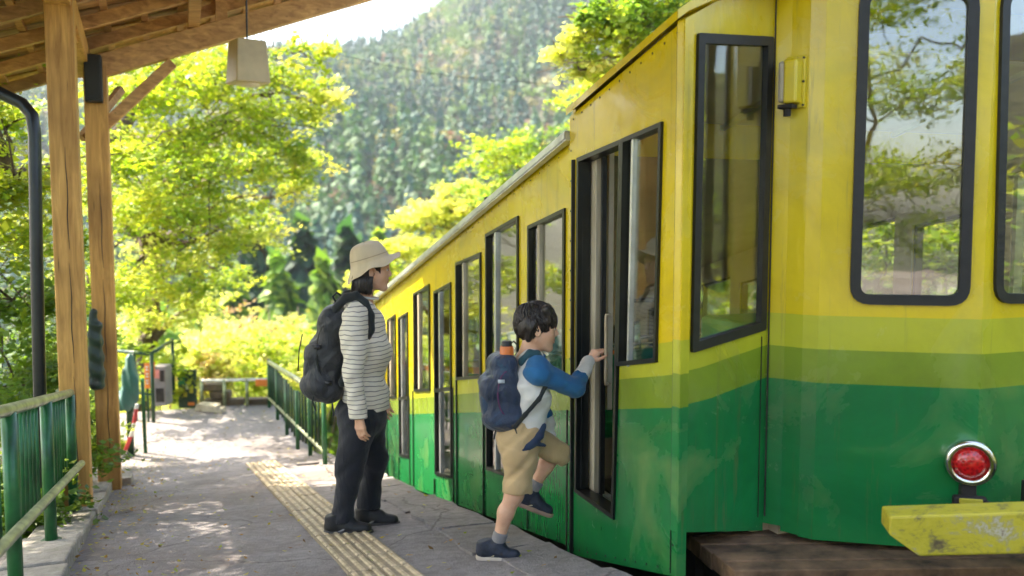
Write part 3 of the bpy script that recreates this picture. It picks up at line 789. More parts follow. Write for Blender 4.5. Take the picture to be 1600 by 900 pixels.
# work light on the pillar
wc = face_hit(1238, 130, 2)
i2 = 2; a2 = P(*ring[2], 0); b2 = P(*ring[3], 0); n2 = (b2 - a2).cross(EZ).normalized(); n2 = n2 if n2.dot(-E1) > 0 else -n2; d2 = (b2 - a2).normalized()
wl_ = empty('work_light', wc); wl_.parent = car; wl_.matrix_parent_inverse = world_of(car).inverted()
def wpart(mb, name, mat, bev=0.004): 
    o = mb.build(name, mat, wl_, bevel=bev); 
    if mat is M['paint']: with_band(o, lambda v: 9.0)
    return o
wpart(MB().box(wc + n2 * .010 + d2 * .022, 0.085, 0.02, 0.22, d2, n2), 'back_plate', M['paint'])
wpart(MB().box(wc + n2 * .045 + d2 * .022, 0.06, 0.06, 0.185, d2, n2), 'housing', M['paint'], .01)
wpart(MB().box(wc + n2 * .045 - d2 * .020, 0.03, 0.055, 0.175, d2, n2), 'lens', simple('dusty_lens', (0.36, 0.31, 0.22), 0.25), .012)
wpart(MB().box(wc + n2 * .045 + d2 * .0 - EZ * .105, 0.07, 0.05, 0.018, d2, n2), 'lower_cap', M['under'])
wpart(MB().tube([wc + n2 * .045 - EZ * .11, wc + n2 * .045 - EZ * .145], 0.016, 10), 'cable_gland', M['under'], 0)
for dz in (.1, .0, -.1):
    wpart(MB().tube([wc + n2 * .018 + d2 * .06 + EZ * dz, wc + n2 * .026 + d2 * .06 + EZ * dz], .005, 8), 'screw', M['under'], 0)
# buffer beam
def bat(px, py, z): return at(px, py, z)
p0, p1 = at(1390, 800, 3.42), at(1700, 790, 3.30); bd = (p1 - p0).normalized(); bn = bd.cross(EZ).normalized(); bn = bn if bn.dot(-E1) > 0 else -bn
Lb = 1.5
f = [at(1390, 807, 3.36), at(1393, 836, 3.36), at(1442, 873, 3.36)]
zt, zm, zl = f[0].z, f[1].z, f[2].z; cut = (f[2] - f[0]).dot(bd)
e = p0 + bd * Lb
prof2 = [(0, zt), (0, zm), (cut, zl), (Lb - cut, zl), (Lb, zm), (Lb, zt)]
fp = [Vector((f[0].x, f[0].y, 0)) + bd * s + EZ * z for s, z in prof2]
vs, fs = plate_geo(fp, [], bn, 0.13)
o = MB().add(vs, fs).build('buffer_beam', M['board'], car, bevel=.008)
MB().box(Vector((f[0].x, f[0].y, 0)) + bd * .75 - bn * .3 + EZ * (zm - .02), 0.2, 0.45, 0.1, bd, bn).build('buffer_arm', M['under'], car)
# end step planks below the nose -------------------------------------------------------
zs = min(face_hit(1067, 829, 0).z, face_hit(1197, 827, 0).z) - .012
s_a, s_b, s_c = hit(1064, 824, Vector((0, 0, zs)), EZ), hit(1148, 893, Vector((0, 0, zs)), EZ), hit(1400, 890, Vector((0, 0, zs)), EZ)
dS = (s_c - s_b).normalized(); fS = (s_b - s_a)
N_ = 5
for k in range(N_):
    a0 = s_a + fS * (k / N_) + fS.normalized() * .004; a1 = s_a + fS * ((k + 1) / N_) - fS.normalized() * .004
    dz = EZ * random.uniform(-.006, .004); E_ = dS * (1.6 + random.uniform(-.02, .02)); h = EZ * 0.075
    MB().box8([a0 - h + dz, a1 - h + dz, a1 + E_ - h + dz, a0 + E_ - h + dz, a0 + dz, a1 + dz, a1 + E_ + dz, a0 + E_ + dz]).build('step_plank', M['rusty'], car, bevel=.006)
MB().box8([s_a - EZ * .5 + dS * .06 + fS * .1, s_b - EZ * .5 + dS * .06 - fS * .05, s_b - EZ * .5 + dS * 1.5 - fS * .05, s_a - EZ * .5 + dS * 1.5 + fS * .1, s_a - EZ * .08 + dS * .06 + fS * .1, s_b - EZ * .08 + dS * .06 - fS * .05, s_b - EZ * .08 + dS * 1.5 - fS * .05, s_a - EZ * .08 + dS * 1.5 + fS * .1]).build('step_bracket', M['under'], car)
# deep plate at the bottom of the side and end, undercarriage
mb = MB()
zu = outer[2].z
l_e = sd_(574, 735).dot(E1); z_e = sd_(574, 735).z
mb.box8([P(l_c + .25, TS + .25, zu - .45), P(l_c + .25, TF - .25, zu - .45), P(l_e, TF - .25, z_e - .45), P(l_e, TS + .25, z_e - .45), P(l_c + .25, TS + .25, zu + .06), P(l_c + .25, TF - .25, zu + .06), P(l_e, TF - .25, z_e + .06), P(l_e, TS + .25, z_e + .06)])
mb.build('chassis', M['under'], car)
for l in (l_c + .9, l_c + 2.6, l_c + 4.5, l_e - .8):
    for t in (TS + .45, TF - .45):
        z = zu - SB * (l - l_c) - .42
        MB().lathe([(0.0, -.06), (.06, -.06), (.24, -.05), (.27, -.05), (.27, .04), (.24, .05), (.05, .06), (0, .06)], P(l, t, z), E2, 24).build('wheel', M['under'], car, True)
# --- rear body ------------------------------------------------------------------------
TS2 = TS + 0.03
def zline(pxa, pya, pxb, pyb):
    A, B = sd_(pxa, pya, TS2), sd_(pxb, pyb, TS2); la, lb_ = A.dot(E1), B.dot(E1)
    return lambda l: A.z + (B.z - A.z) * (l - la) / (lb_ - la)
ztop = zline(885, 228, 600, 462); zbot = zline(885, 852, 605, 748)
l_f = sd_(572, 480, TS2).dot(E1)
WIN = [(826, 883, 353, 325, 604, 599), (761, 811, 366, 337, 733, 752), (714, 753, 411, 394, 594, 591), (681, 707, 456, 441, 741, 748), (648, 673, 459, 444, 612, 611), (625, 640, 497, 488, 712, 715), (607, 620, 500, 491, 623, 622), (592, 602, 524, 517, 628, 627), (580, 588, 527, 521, 630, 629)]
quads = [[sd_(a, ya, TS2), sd_(a, yb0, TS2), sd_(b, yb1, TS2), sd_(b, yb, TS2)] for a, b, ya, yb, yb0, yb1 in WIN]
for q in quads:   # plumb the frames
    for i_, j_ in ((0, 1), (3, 2)): q[i_].x, q[i_].y = q[j_].x, q[j_].y
ou = [P(l_b + .012, TS2, ztop(l_b)), P(l_b + .012, TS2, zbot(l_b)), P(l_f, TS2, zbot(l_f)), P(l_f, TS2, ztop(l_f))]
panel('side_panel', ou, [inset4(q, .008) for q in quads], NL, 0.045, band_side, car)
mirrored = lambda q, t: [P(p.dot(E1), t, p.z) for p in q]
fq = []
for k, q in enumerate(quads):
    f = frame_on(q, NL, 0.022, 0.012, 0.06, M['black_metal'], 'window', car)
    if k not in (1, 3, 5): pane_on(q, NL, 0.015, -0.012, M['glass'], 'pane', f)
    else:
        la_, lb_ = q[1].dot(E1), q[2].dot(E1); zc1 = {1: sd_(761, 590, TS2), 3: sd_(681, 608, TS2), 5: sd_(625, 621, TS2)}[k].z
        zc2 = zc1 - SB * (lb_ - la_)
        up_ = [q[0], P(la_, TS2, zc1), P(lb_, TS2, zc2), q[3]]; dn_ = [P(la_, TS2, zc1 - .03), q[1], q[2], P(lb_, TS2, zc2 - .03)]
        pane_on(up_, NL, 0.015, -0.012, M['glass'], 'pane', f)
        pane_on(dn_, NL, 0.012, -0.012, M['glass'], 'pane', f)
        MB().beam(P(la_, TS2, zc1 - .015), P(lb_, TS2, zc2 - .015), .03, .03).build('rail', M['black_metal'], f)
    # meeting stile of each sliding pane
    a_, b_ = q[0].lerp(q[3], .30), q[1].lerp(q[2], .30)
    MB().beam(a_ - NL * .01, b_ - NL * .01, .03, .03, E1).build('stile', M['alu'] if k % 2 else M['pale_wood'], f)
    mq = [P(p.dot(E1), TF, max(p.z, 0) * 0 + p.z) for p in q]
    if k in (3, 5): mq[1].z += .3; mq[2].z += .3
    if k == 1: mq[1].z = quads[0][1].z - .1; mq[2].z = mq[1].z - .05
    fq.append(mq)
ou2 = [P(p.dot(E1), TF, p.z) for p in ou]
lv, lf_ = plate_geo([p - E2 * .06 for p in ou2], [[p - E2 * .06 for p in inset4(q, .004)] for q in fq], E2, 0.01); MB().add(lv, lf_).build('wall_lining', M['cream'], car)
panel('side_panel', ou2, [inset4(q, .008) for q in fq], E2, 0.045, band_side, car)
for q in fq:
    f = frame_on(q, E2, 0.022, 0.012, 0.06, M['black_metal'], 'window', car); pane_on(q, E2, 0.015, -0.012, M['glass'], 'pane', f)
# panel joints and door edges running down below the windows
for px, y0, y1, w, mt in ((895, 250, 868, .035, 'rubber'), (886, 640, 853, .012, 'under'), (825, 604, 826, .014, 'rubber'), (757, 596, 806, .022, 'rubber'), (715, 594, 795, .02, 'rubber'), (709, 606, 793, .012, 'under'), (680, 748, 780, .022, 'rubber'), (647, 612, 768, .016, 'rubber'), (641, 620, 765, .012, 'under'), (624, 715, 757, .014, 'rubber'), (606, 623, 750, .014, 'rubber'), (591, 628, 744, .012, 'rubber')):
    t = TS if px > 890 else TS2
    b_ = sd_(px, y1, t); a_ = sd_(px, y0, t); a_.x, a_.y = b_.x, b_.y
    MB().beam(b_ - E2 * .001, a_ - E2 * .001, w, .012, E1).build('panel_joint', M[mt], car)
rv = MB()
def rivrow(a, b, n, step=.11):
    L = (b - a).length; k = int(L / step)
    for j in range(k + 1):
        p = a.lerp(b, (j + .5) / (k + 1)); rv.lathe([(.0055, 0), (.0045, .0025), (0, .0035)], p, n, 6)
rivrow(outer[0] + EZ * -.03 + NL * .0005, outer[3] + EZ * -.03 + NL * .0005, NL); rivrow(outer[1] + EZ * .03, outer[2] + EZ * .03, NL)
rivrow(P(l_b - .02, TS, outer[1].z + .05), P(l_b - .02, TS, zr_b - .1), NL, .16); rivrow(P(l_c + .03, TS, outer[2].z + .05), P(l_c + .03, TS, z_top_c - .1), NL, .16)
rivrow(P(l_b, TS2, ztop(l_b) - .03), P(l_f, TS2, ztop(l_f) - .03), NL, .14); rivrow(P(l_b, TS2, zbot(l_b) + .03), P(l_f, TS2, zbot(l_f) + .03), NL, .14)
rv.build('rivets', M['under'], car)
# waist rail visible behind the glass
for t in (TS2 + .09, TF - .09):
    MB().beam(P(l_b, t, sd_(885, 585, TS2).z), P(l_f, t, sd_(600, 592, TS2).z - .0), .03, .045).build('waist_rail', simple('orange_rail', (0.62, 0.18, 0.03), 0.5), car)
# roof of rear body with gutter
vs = []
for l in np.linspace(l_b, l_f, 6):
    z0 = ztop(l)
    for dz in (0, .03): vs += [P(l, t, arch(min(max(t, TS), TF), z0, .12) + dz) for t in tt]
fs = []
for j in range(5):
    a = j * 2 * n_; b = a + 2 * n_
    for k in range(n_ - 1): fs += [(a + k, a + k + 1, b + k + 1, b + k), (a + n_ + k, b + n_ + k, b + n_ + k + 1, a + n_ + k + 1)]
    fs += [(a, b, b + n_, a + n_)]
MB().add(vs, fs).build('roof', M['alu'], car)
MB().beam(P(l_b, TS - .005, ztop(l_b) + .015), P(l_f, TS - .005, ztop(l_f) + .015), .04, .05).build('roof_gutter', M['alu'], car)
MB().lathe([(0, 0), (.018, 0), (.018, .05), (0, .06)], P(sd_(763, 330, TS2).dot(E1), TS + .02, ztop(sd_(763, 330, TS2).dot(E1)) + .03), EZ, 10).build('roof_knob', M['under'], car)
panel('end_panel', [P(l_f, TS2, zbot(l_f)), P(l_f, TF, zbot(l_f)), P(l_f, TF, ztop(l_f)), P(l_f, TS2, ztop(l_f))], [[P(l_f, TS2 + .5, gside(l_f) + .2), P(l_f, TF - .5, gside(l_f) + .2), P(l_f, TF - .5, gside(l_f) + .85), P(l_f, TS2 + .5, gside(l_f) + .85)]], E1, .04, band_side, car)
inner_plate('floor', zbot(l_b) + .1, zbot(l_f) + .1, l_b, l_f, M['int_floor'])
inner_plate('ceiling', ztop(l_b) - .03, ztop(l_f) - .03, l_b, l_f, M['cream'], .02)
k = 0; l = l_b + .5
while l < l_f - .8:
    seat(l, TS + .9, TF - .3, zbot(l) + .12); l += 1.25
# ================================================================ PEOPLE (signed-distance bodies, surface nets)
class SDF:
    def __init__(s, lo, hi, h):
        s.lo = np.array(lo, np.float32); s.h = h
        n = np.ceil((np.array(hi) - np.array(lo)) / h).astype(int) + 1; s.n = n
        s.ax = [s.lo[i] + h * np.arange(n[i], dtype=np.float32) for i in range(3)]
        s.F = np.full(tuple(n), 1.0, np.float32)
    def sub(s, lo, hi, pad):
        i0 = [max(0, int((lo[i] - pad - s.lo[i]) / s.h)) for i in range(3)]
        i1 = [min(s.n[i], int((hi[i] + pad - s.lo[i]) / s.h) + 2) for i in range(3)]
        sl = tuple(slice(a, b) for a, b in zip(i0, i1))
        g = [s.ax[i][i0[i]:i1[i]] for i in range(3)]
        return sl, g[0][:, None, None], g[1][None, :, None], g[2][None, None, :]
    def op(s, sl, d, k, mode):
        f = s.F[sl]
        if f.size == 0: return
        if mode == 'U':
            if k > 0: h = np.clip(0.5 + 0.5 * (f - d) / k, 0, 1); s.F[sl] = f + (d - f) * h - k * h * (1 - h)
            else: s.F[sl] = np.minimum(f, d)
        elif mode == 'S':
            d = -d
            if k > 0: h = np.clip(0.5 - 0.5 * (f - d) / k, 0, 1); s.F[sl] = f + (d - f) * h + k * h * (1 - h)
            else: s.F[sl] = np.maximum(f, d)
    def cone(s, a, b, ra, rb=None, k=0.02, mode='U', sq=None):
        """tapered capsule; sq = (axis, factor) flattens the section along x, y or z"""
        rb = ra if rb is None else rb; a = np.array(a, np.float32); b = np.array(b, np.float32); r = max(ra, rb)
        sl, X, Y, Z = s.sub(np.minimum(a, b) - r * 1.3, np.maximum(a, b) + r * 1.3, k + 3 * s.h)
        ab = b - a; L = float(ab @ ab) + 1e-9
        t = np.clip(((X - a[0]) * ab[0] + (Y - a[1]) * ab[1] + (Z - a[2]) * ab[2]) / L, 0, 1)
        dx, dy, dz = X - a[0] - t * ab[0], Y - a[1] - t * ab[1], Z - a[2] - t * ab[2]
        if sq:
            if sq[0] == 0: dx = dx * sq[1]
            elif sq[0] == 1: dy = dy * sq[1]
            else: dz = dz * sq[1]
        s.op(sl, np.sqrt(dx * dx + dy * dy + dz * dz) - (ra + (rb - ra) * t), k, mode); return s
    def ell(s, c, r, k=0.02, mode='U', rot=0.0):
        """ellipsoid, rot = pitch in the xz plane (radians)"""
        c = np.array(c, np.float32); r = np.array(r, np.float32); m = max(r)
        sl, X, Y, Z = s.sub(c - m, c + m, k + 3 * s.h)
        x, y, z = X - c[0], Y - c[1], Z - c[2]
        cr, sr = math.cos(rot), math.sin(rot); x, z = x * cr + z * sr, -x * sr + z * cr
        q = np.sqrt((x / r[0]) ** 2 + (y / r[1]) ** 2 + (z / r[2]) ** 2)
        g = np.sqrt((x / r[0] ** 2) ** 2 + (y / r[1] ** 2) ** 2 + (z / r[2] ** 2) ** 2) + 1e-6
        s.op(sl, q * (q - 1) / g, k, mode); return s
    def rbox(s, c, hs, r, k=0.02, mode='U', rot=0.0):
        c = np.array(c, np.float32); m = float(np.linalg.norm(hs))
        sl, X, Y, Z = s.sub(c - m, c + m, k + 3 * s.h)
        x, y, z = X - c[0], Y - c[1], Z - c[2]
        cr, sr = math.cos(rot), math.sin(rot); x, z = x * cr + z * sr, -x * sr + z * cr
        qx, qy, qz = np.abs(x) - hs[0] + r, np.abs(y) - hs[1] + r, np.abs(z) - hs[2] + r
        d = np.sqrt(np.maximum(qx, 0) ** 2 + np.maximum(qy, 0) ** 2 + np.maximum(qz, 0) ** 2) + np.minimum(np.maximum(qx, np.maximum(qy, qz)), 0) - r
        s.op(sl, d, k, mode); return s
    def half(s, p, n, k=0.0):
        """keep the side of the plane through p that n points away from"""
        X, Y, Z = s.ax[0][:, None, None], s.ax[1][None, :, None], s.ax[2][None, None, :]
        d = -((X - p[0]) * n[0] + (Y - p[1]) * n[1] + (Z - p[2]) * n[2])
        s.op((slice(None),) * 3, d, k, 'S'); return s
    def wr(s, fn):
        X, Y, Z = s.ax[0][:, None, None], s.ax[1][None, :, None], s.ax[2][None, None, :]
        s.F = (s.F + fn(X, Y, Z)).astype(np.float32); return s
    def mesh(s, name, smooth=1):
        F = s.F; F[0] = F[-1] = 1; F[:, 0] = F[:, -1] = 1; F[:, :, 0] = F[:, :, -1] = 1
        I = F < 0; n = s.n
        c = np.zeros(tuple(n - 1), np.int8)
        for dx in (0, 1):
            for dy in (0, 1):
                for dz in (0, 1): c += I[dx:n[0] - 1 + dx, dy:n[1] - 1 + dy, dz:n[2] - 1 + dz]
        act = (c > 0) & (c < 8); idx = -np.ones(act.shape, np.int64); ii = np.argwhere(act); idx[act] = np.arange(len(ii))
        pos = np.zeros((len(ii), 3)); cnt = np.zeros(len(ii))
        corners = [(a, b, d) for a in (0, 1) for b in (0, 1) for d in (0, 1)]
        val = {q: F[ii[:, 0] + q[0], ii[:, 1] + q[1], ii[:, 2] + q[2]] for q in corners}
        for p in corners:
            for ax in range(3):
                if p[ax] == 0:
                    q = list(p); q[ax] = 1; q = tuple(q); a, b = val[p], val[q]; m = (a < 0) != (b < 0)
                    t = a[m] / (a[m] - b[m]); pt = np.array(p)[None].repeat(m.sum(), 0).astype(float); pt[:, ax] = t
                    pos[m] += pt; cnt[m] += 1
        pos = (ii + pos / cnt[:, None]) * s.h + s.lo
        quads = []
        for ax in range(3):
            A = [slice(1, n[k] - 1) for k in range(3)]; A[ax] = slice(0, n[ax] - 1); B = list(A); B[ax] = slice(1, n[ax])
            ia, ib = I[tuple(A)], I[tuple(B)]; e = np.argwhere(ia != ib); off = [1, 1, 1]; off[ax] = 0; e = e + np.array(off)
            sgn = I[e[:, 0], e[:, 1], e[:, 2]]
            u, v = [(1, 2), (2, 0), (0, 1)][ax]
            du = np.zeros(3, int); du[u] = 1; dv = np.zeros(3, int); dv[v] = 1
            g = lambda q: idx[q[:, 0], q[:, 1], q[:, 2]]
            Q = np.stack([g(e - du - dv), g(e - dv), g(e), g(e - du)], 1); Q[~sgn] = Q[~sgn][:, ::-1]; quads.append(Q)
        Q = np.concatenate(quads); Q = Q[(Q >= 0).all(1)]
        for _ in range(smooth):
            acc = np.zeros_like(pos); w = np.zeros(len(pos))
            for a, b in ((0, 1), (1, 2), (2, 3), (3, 0)):
                np.add.at(acc, Q[:, a], pos[Q[:, b]]); np.add.at(acc, Q[:, b], pos[Q[:, a]]); np.add.at(w, Q[:, a], 1); np.add.at(w, Q[:, b], 1)
            pos = pos * 0.5 + 0.5 * acc / np.maximum(w, 1)[:, None]
        me = bpy.data.meshes.new(name); me.vertices.add(len(pos)); me.vertices.foreach_set('co', pos.astype(np.float32).ravel())
        me.loops.add(len(Q) * 4); me.loops.foreach_set('vertex_index', Q.ravel().astype(np.int32)); me.polygons.add(len(Q))
        me.polygons.foreach_set('loop_start', np.arange(0, len(Q) * 4, 4, dtype=np.int32)); me.update(calc_edges=True); me.validate()
        return me
    def child(s, name, mat, parent, smooth=1):
        me = s.mesh(name, smooth); o = bpy.data.objects.new(name, me); COL.objects.link(o); me.materials.append(mat)
        me.polygons.foreach_set('use_smooth', [True] * len(me.polygons)); o.parent = parent; return o
def local(mb, name, mat, parent, smooth=True):
    o = bpy.data.objects.new(name, mb.mesh(name)); COL.objects.link(o); o.data.materials.append(mat); o.parent = parent
    if smooth: o.data.polygons.foreach_set('use_smooth', [True] * len(o.data.polygons))
    return o
def folds(amp, sc=1.0, seed=0.0, env=None):
    def fn(X, Y, Z):
        a = np.sin(23 * sc * Z + 9 * sc * X + seed + 2.2 * np.sin(7 * sc * Y + 5 * sc * Z + seed))
        b = np.sin(31 * sc * X - 17 * sc * Z + 13 * sc * Y + 1.7 * np.sin(11 * sc * Z + seed * 2))
        c = np.sin(19 * sc * Y + 29 * sc * Z - 12 * sc * X + 2.0 * np.sin(9 * sc * X + 3 + seed)); 
        f = amp * (np.abs(a) ** .6 * np.sign(a) * .5 + np.maximum(b, 0) * .5 * np.abs(c) + .5 * np.maximum(c, 0) ** 2 - .45)
        return f if env is None else f * env(X, Y, Z)
    return fn
def tufts(q, parent, n, whorl, reg, L=.045, r=.0042, droop=.0, lift=.006, E=((-.020, 0, .040), (.110, .087, .094))):
    """short tapered locks laid over the scalp, flowing away from the whorl"""
    mb = MB(); k = 0; c0 = np.array(E[0]); rr = np.array(E[1]); wv = np.array(whorl, float)
    while k < n:
        v = rng.normal(size=3); v /= np.linalg.norm(v); p = c0 + v * rr
        if not reg(p): continue
        t = p - wv; t = t - v * (t @ v); t /= np.linalg.norm(t) + 1e-6; t = t + np.array((0, 0, -droop)) + rng.normal(size=3) * .22; t /= np.linalg.norm(t)
        LL = L * rng.uniform(.6, 1.3); pts = []
        for j in range(4):
            f = j / 3; w = p + t * LL * f; d = (w - c0) / rr; w = c0 + d / np.linalg.norm(d) * rr * (1.0 + .012 + (lift / .09) * math.sin(math.pi * min(1, f * .9)) * .6)
            pts.append(q(*w))
        mb.tube(pts, [r * .8, r, r * .75, r * .1], 5, False); k += 1
    return local(mb, 'hair_locks', HAIR, parent)
def m_skin():
    m = NT('skin'); co = m.coord('Object'); n = m.noise(14, 4, .6, co)
    m.base(m.ramp(n, [(.3, (.58, .31, .19)), (.7, (.72, .43, .29))])); m.set(Roughness=.48, Subsurface_Weight=.12, Subsurface_Scale=.02)
    m.b.inputs['Subsurface Radius'].default_value = (1, .35, .2); m.bump(m.noise(160, 3, .6, co), .12, .002); return m.m
SKIN = m_skin()
def m_hair():
    m = NT('black_hair'); co = m.coord('Object', (60, 60, 9)); n = m.noise(3, 4, .6, co)
    m.base(m.ramp(n, [(.35, (.006, .005, .005)), (.7, (.035, .024, .02))])); m.set(Roughness=.38); m.bump(n, .9, .006); return m.m
HAIR = m_hair()
def m_cloth(name, c, var=.2, fold=(3, 6), rough=.85, strength=.5, dist=.02, weave=220):
    m = NT(name); co = m.coord('Object'); n = m.noise(fold[1], 4, .55, m.coord('Object', (1, 1, .45)), .8)
    m.base(m.ramp(n, [(.3, tuple(x * (1 - var) for x in c)), (.7, tuple(min(1, x * (1 + var)) for x in c))]))
    w = m.noise(weave, 2, .5, co); a = m.n('Math', _operation='MULTIPLY_ADD', i1=.12); m.l(w, a.inputs[0]); m.l(n, a.inputs[2])
    m.set(Roughness=rough, Sheen_Weight=.15); m.bump(a.outputs[0], strength, dist); return m
def m_stripe():
    m = m_cloth('striped_jersey', (.70, .64, .52), .10); co = m.coord('Object')
    sep = m.n('SeparateXYZ'); m.l(co, sep.inputs[0])
    n = m.noise(7, 3, .5, co); a = m.n('Math', _operation='MULTIPLY_ADD', i1=.035); m.l(n, a.inputs[0]); m.l(sep.outputs[2], a.inputs[2])
    b = m.n('Math', _operation='MULTIPLY', i1=1 / .0245); m.l(a.outputs[0], b.inputs[0])
    f = m.n('Math', _operation='FRACT'); m.l(b.outputs[0], f.inputs[0])
    col = m.ramp(f.outputs[0], [(0, (.70, .64, .52)), (.74, (.70, .64, .52)), (.79, (.20, .18, .17)), (.93, (.20, .18, .17)), (.98, (.70, .64, .52))])
    m.base(col); return m.m
def finger(s, p, dirs, lens, r, k=.006):
    p = np.array(p, float)
    for d, L, i in zip(dirs, lens, range(9)):
        d = np.array(d, float); d /= np.linalg.norm(d); q = p + d * L; s.cone(p, q, r * (1 - .09 * i), r * (1 - .09 * (i + 1)), k if i else .010); p = q
def norm(v): v = np.array(v, float); return v / np.linalg.norm(v)
def hand(s, wrist, D, N, sc=1.0, curl=.5, thumb_side=1, spread=.06):
    """D fingers' direction, N palm normal (towards the grip), thumb on +W side"""
    w = np.array(wrist, float); D = norm(D); N = norm(np.array(N, float) - D * np.dot(N, D)); W = np.cross(D, N) * thumb_side
    for i in range(4):
        a = w + D * .012 * sc + W * (.014 - .0095 * i) * sc; b = w + D * (.078 - .004 * abs(i - 1)) * sc + W * (.030 - .0195 * i) * sc
        s.cone(a, b, .0135 * sc, .0115 * sc, .012)
    L = [(.036, .024, .018), (.041, .027, .019), (.038, .025, .018), (.030, .019, .016)]
    for i in range(4):
        p = w + D * (.080 - .004 * abs(i - 1)) * sc + W * (.030 - .0195 * i) * sc; sp = W * (spread * (1.4 - i))
        c = curl * (1 + .12 * i)
        ds = [D * math.cos(c * q) + N * math.sin(c * q) + sp * (1 - q * .2) for q in (.6, 1.5, 2.2)]
        finger(s, p, ds, [x * sc for x in L[i]], .0088 * sc)
    p = w + D * .022 * sc + W * .022 * sc + N * .004
    finger(s, p, [W * .75 + D * .75 + N * .35, W * .35 + D * .95 + N * .35, D + N * .45 + W * .05], [.036 * sc, .030 * sc, .024 * sc], .0108 * sc, .008)
def head(s, c, sc=1.0, nod=0.0, child=False):
    """c centre of the head; forward +x"""
    c = np.array(c, float); cr, sr = math.cos(nod), math.sin(nod)
    def q(x, y, z): return c + np.array([(x * cr + z * sr) * sc, y * sc, (-x * sr + z * cr) * sc])
    E = lambda p, r, k=.02, m='U', rt=0.0: s.ell(q(*p), np.array(r) * sc, k * sc, m, rt - nod if False else -nod + rt)
    E((-.018, 0, .030), (.098, .074, .088), .01)
    E((.032, 0, -.020), (.058, .058, .082), .03)
    E((.040, 0, -.062), (.046, .042, .046), .03)
    for y in (-1, 1):
        s.cone(q(-.004, .046 * y, -.050), q(.062, .016 * y, -.098), .020 * sc, .017 * sc, .022 * sc)
        E((.050, .038 * y, -.030), (.032, .024, .030), .02)                       # cheeks
        E((-.008, .076 * y, -.012), (.019, .008, .032), .006, 'U', .15)           # ears
        E((-.004, .086 * y, -.010), (.009, .008, .018), .004, 'S')
        E((.092, .031 * y, .006), (.016, .019, .011), .010, 'S')                  # sockets
        E((.074, .031 * y, .005), (.0125, .0135, .0125), .002)                   # eyeballs under lids
    E((.073, 0, -.103), (.018, .020, .016), .02)                                  # chin
    s.cone(q(.086, 0, .012), q(.104, 0, -.022), .0085 * sc, .0105 * sc, .012 * sc)     # nose
    for y in (-1, 1): s.ell(q(.096, .011 * y, -.030), np.array((.011, .008, .008)) * sc, .006 * sc)
    E((.078, 0, .032), (.016, .050, .014), .02)                                  # brow
    E((.086, 0, -.053), (.012, .022, .0065), .006); E((.084, 0, -.066), (.012, .018, .007), .006)
    E((.099, 0, -.0595), (.010, .017, .0022), .003, 'S')
    return q
EYEW = simple('eye_white', (.75, .73, .70), .2, bump=0); IRIS = simple('dark_iris', (.015, .008, .005), .1, bump=0); LIP = simple('lips', (.42, .12, .10), .4, bump=0)
TEETH = simple('teeth', (.8, .77, .7), .25, bump=0)
def sphere(c, r, n=12, m=8):
    mb = MB(); vs = []; fs = []
    for i in range(m + 1):
        a = math.pi * i / m
        for k in range(n): b = 2 * math.pi * k / n; vs.append((c[0] + r[0] * math.sin(a) * math.cos(b), c[1] + r[1] * math.sin(a) * math.sin(b), c[2] + r[2] * math.cos(a)))
    for i in range(m):
        for k in range(n): fs.append((i * n + k, (i + 1) * n + k, (i + 1) * n + (k + 1) % n, i * n + (k + 1) % n))
    return mb.add(vs, fs)
def face_bits(q, sc, parent, smile):
    for y in (-1, 1):
        local(sphere(q(.0795, .031 * y, .004), (.0095 * sc, .011 * sc, .0058 * sc)), 'eye', EYEW, parent)
        local(sphere(q(.0865, .031 * y, .0035), (.0045 * sc, .0050 * sc, .0050 * sc)), 'iris', IRIS, parent)
        pts = [q(.083 + .006 * math.sin(t * 2.8), (.013 + .036 * t) * y, .012 + .0055 * math.sin(t * 2.8)) for t in np.linspace(0, 1, 6)]
        local(MB().tube([p - np.array([0, 0, .004 * sc]) for p in pts], [.0008, .0014, .0016, .0016, .0014, .0006], 5), 'eyelash', HAIR, parent)
        pts = [q(.0905 - .010 * t * t, (.012 + .040 * t) * y, .026 + .006 * math.sin(t * 2.6)) for t in np.linspace(0, 1, 6)]
        local(MB().tube(pts, [.0015 * sc, .0028 * sc, .003 * sc, .003 * sc, .002 * sc, .0008], 5), 'eyebrow', HAIR, parent)
    for z, r in ((-.0535, .0040), (-.0670, .0050)):
        pts = [q(.0965 - .012 * t * t - (.003 if z < -.06 else 0), .025 * t, z + (.009 * t * t if smile else 0)) for t in np.linspace(-1, 1, 9)]
        local(MB().tube(pts, [r * sc * (1.02 - abs(t) ** 2 * .75) for t in np.linspace(-1, 1, 9)], 6), 'lip', LIP, parent)
    if smile:
        pts = [q(.0925 - .010 * t * t, .019 * t, -.0592 + .004 * t * t) for t in np.linspace(-1, 1, 7)]
        local(MB().tube(pts, [.0028 * sc] * 7, 6), 'teeth', TEETH, parent)
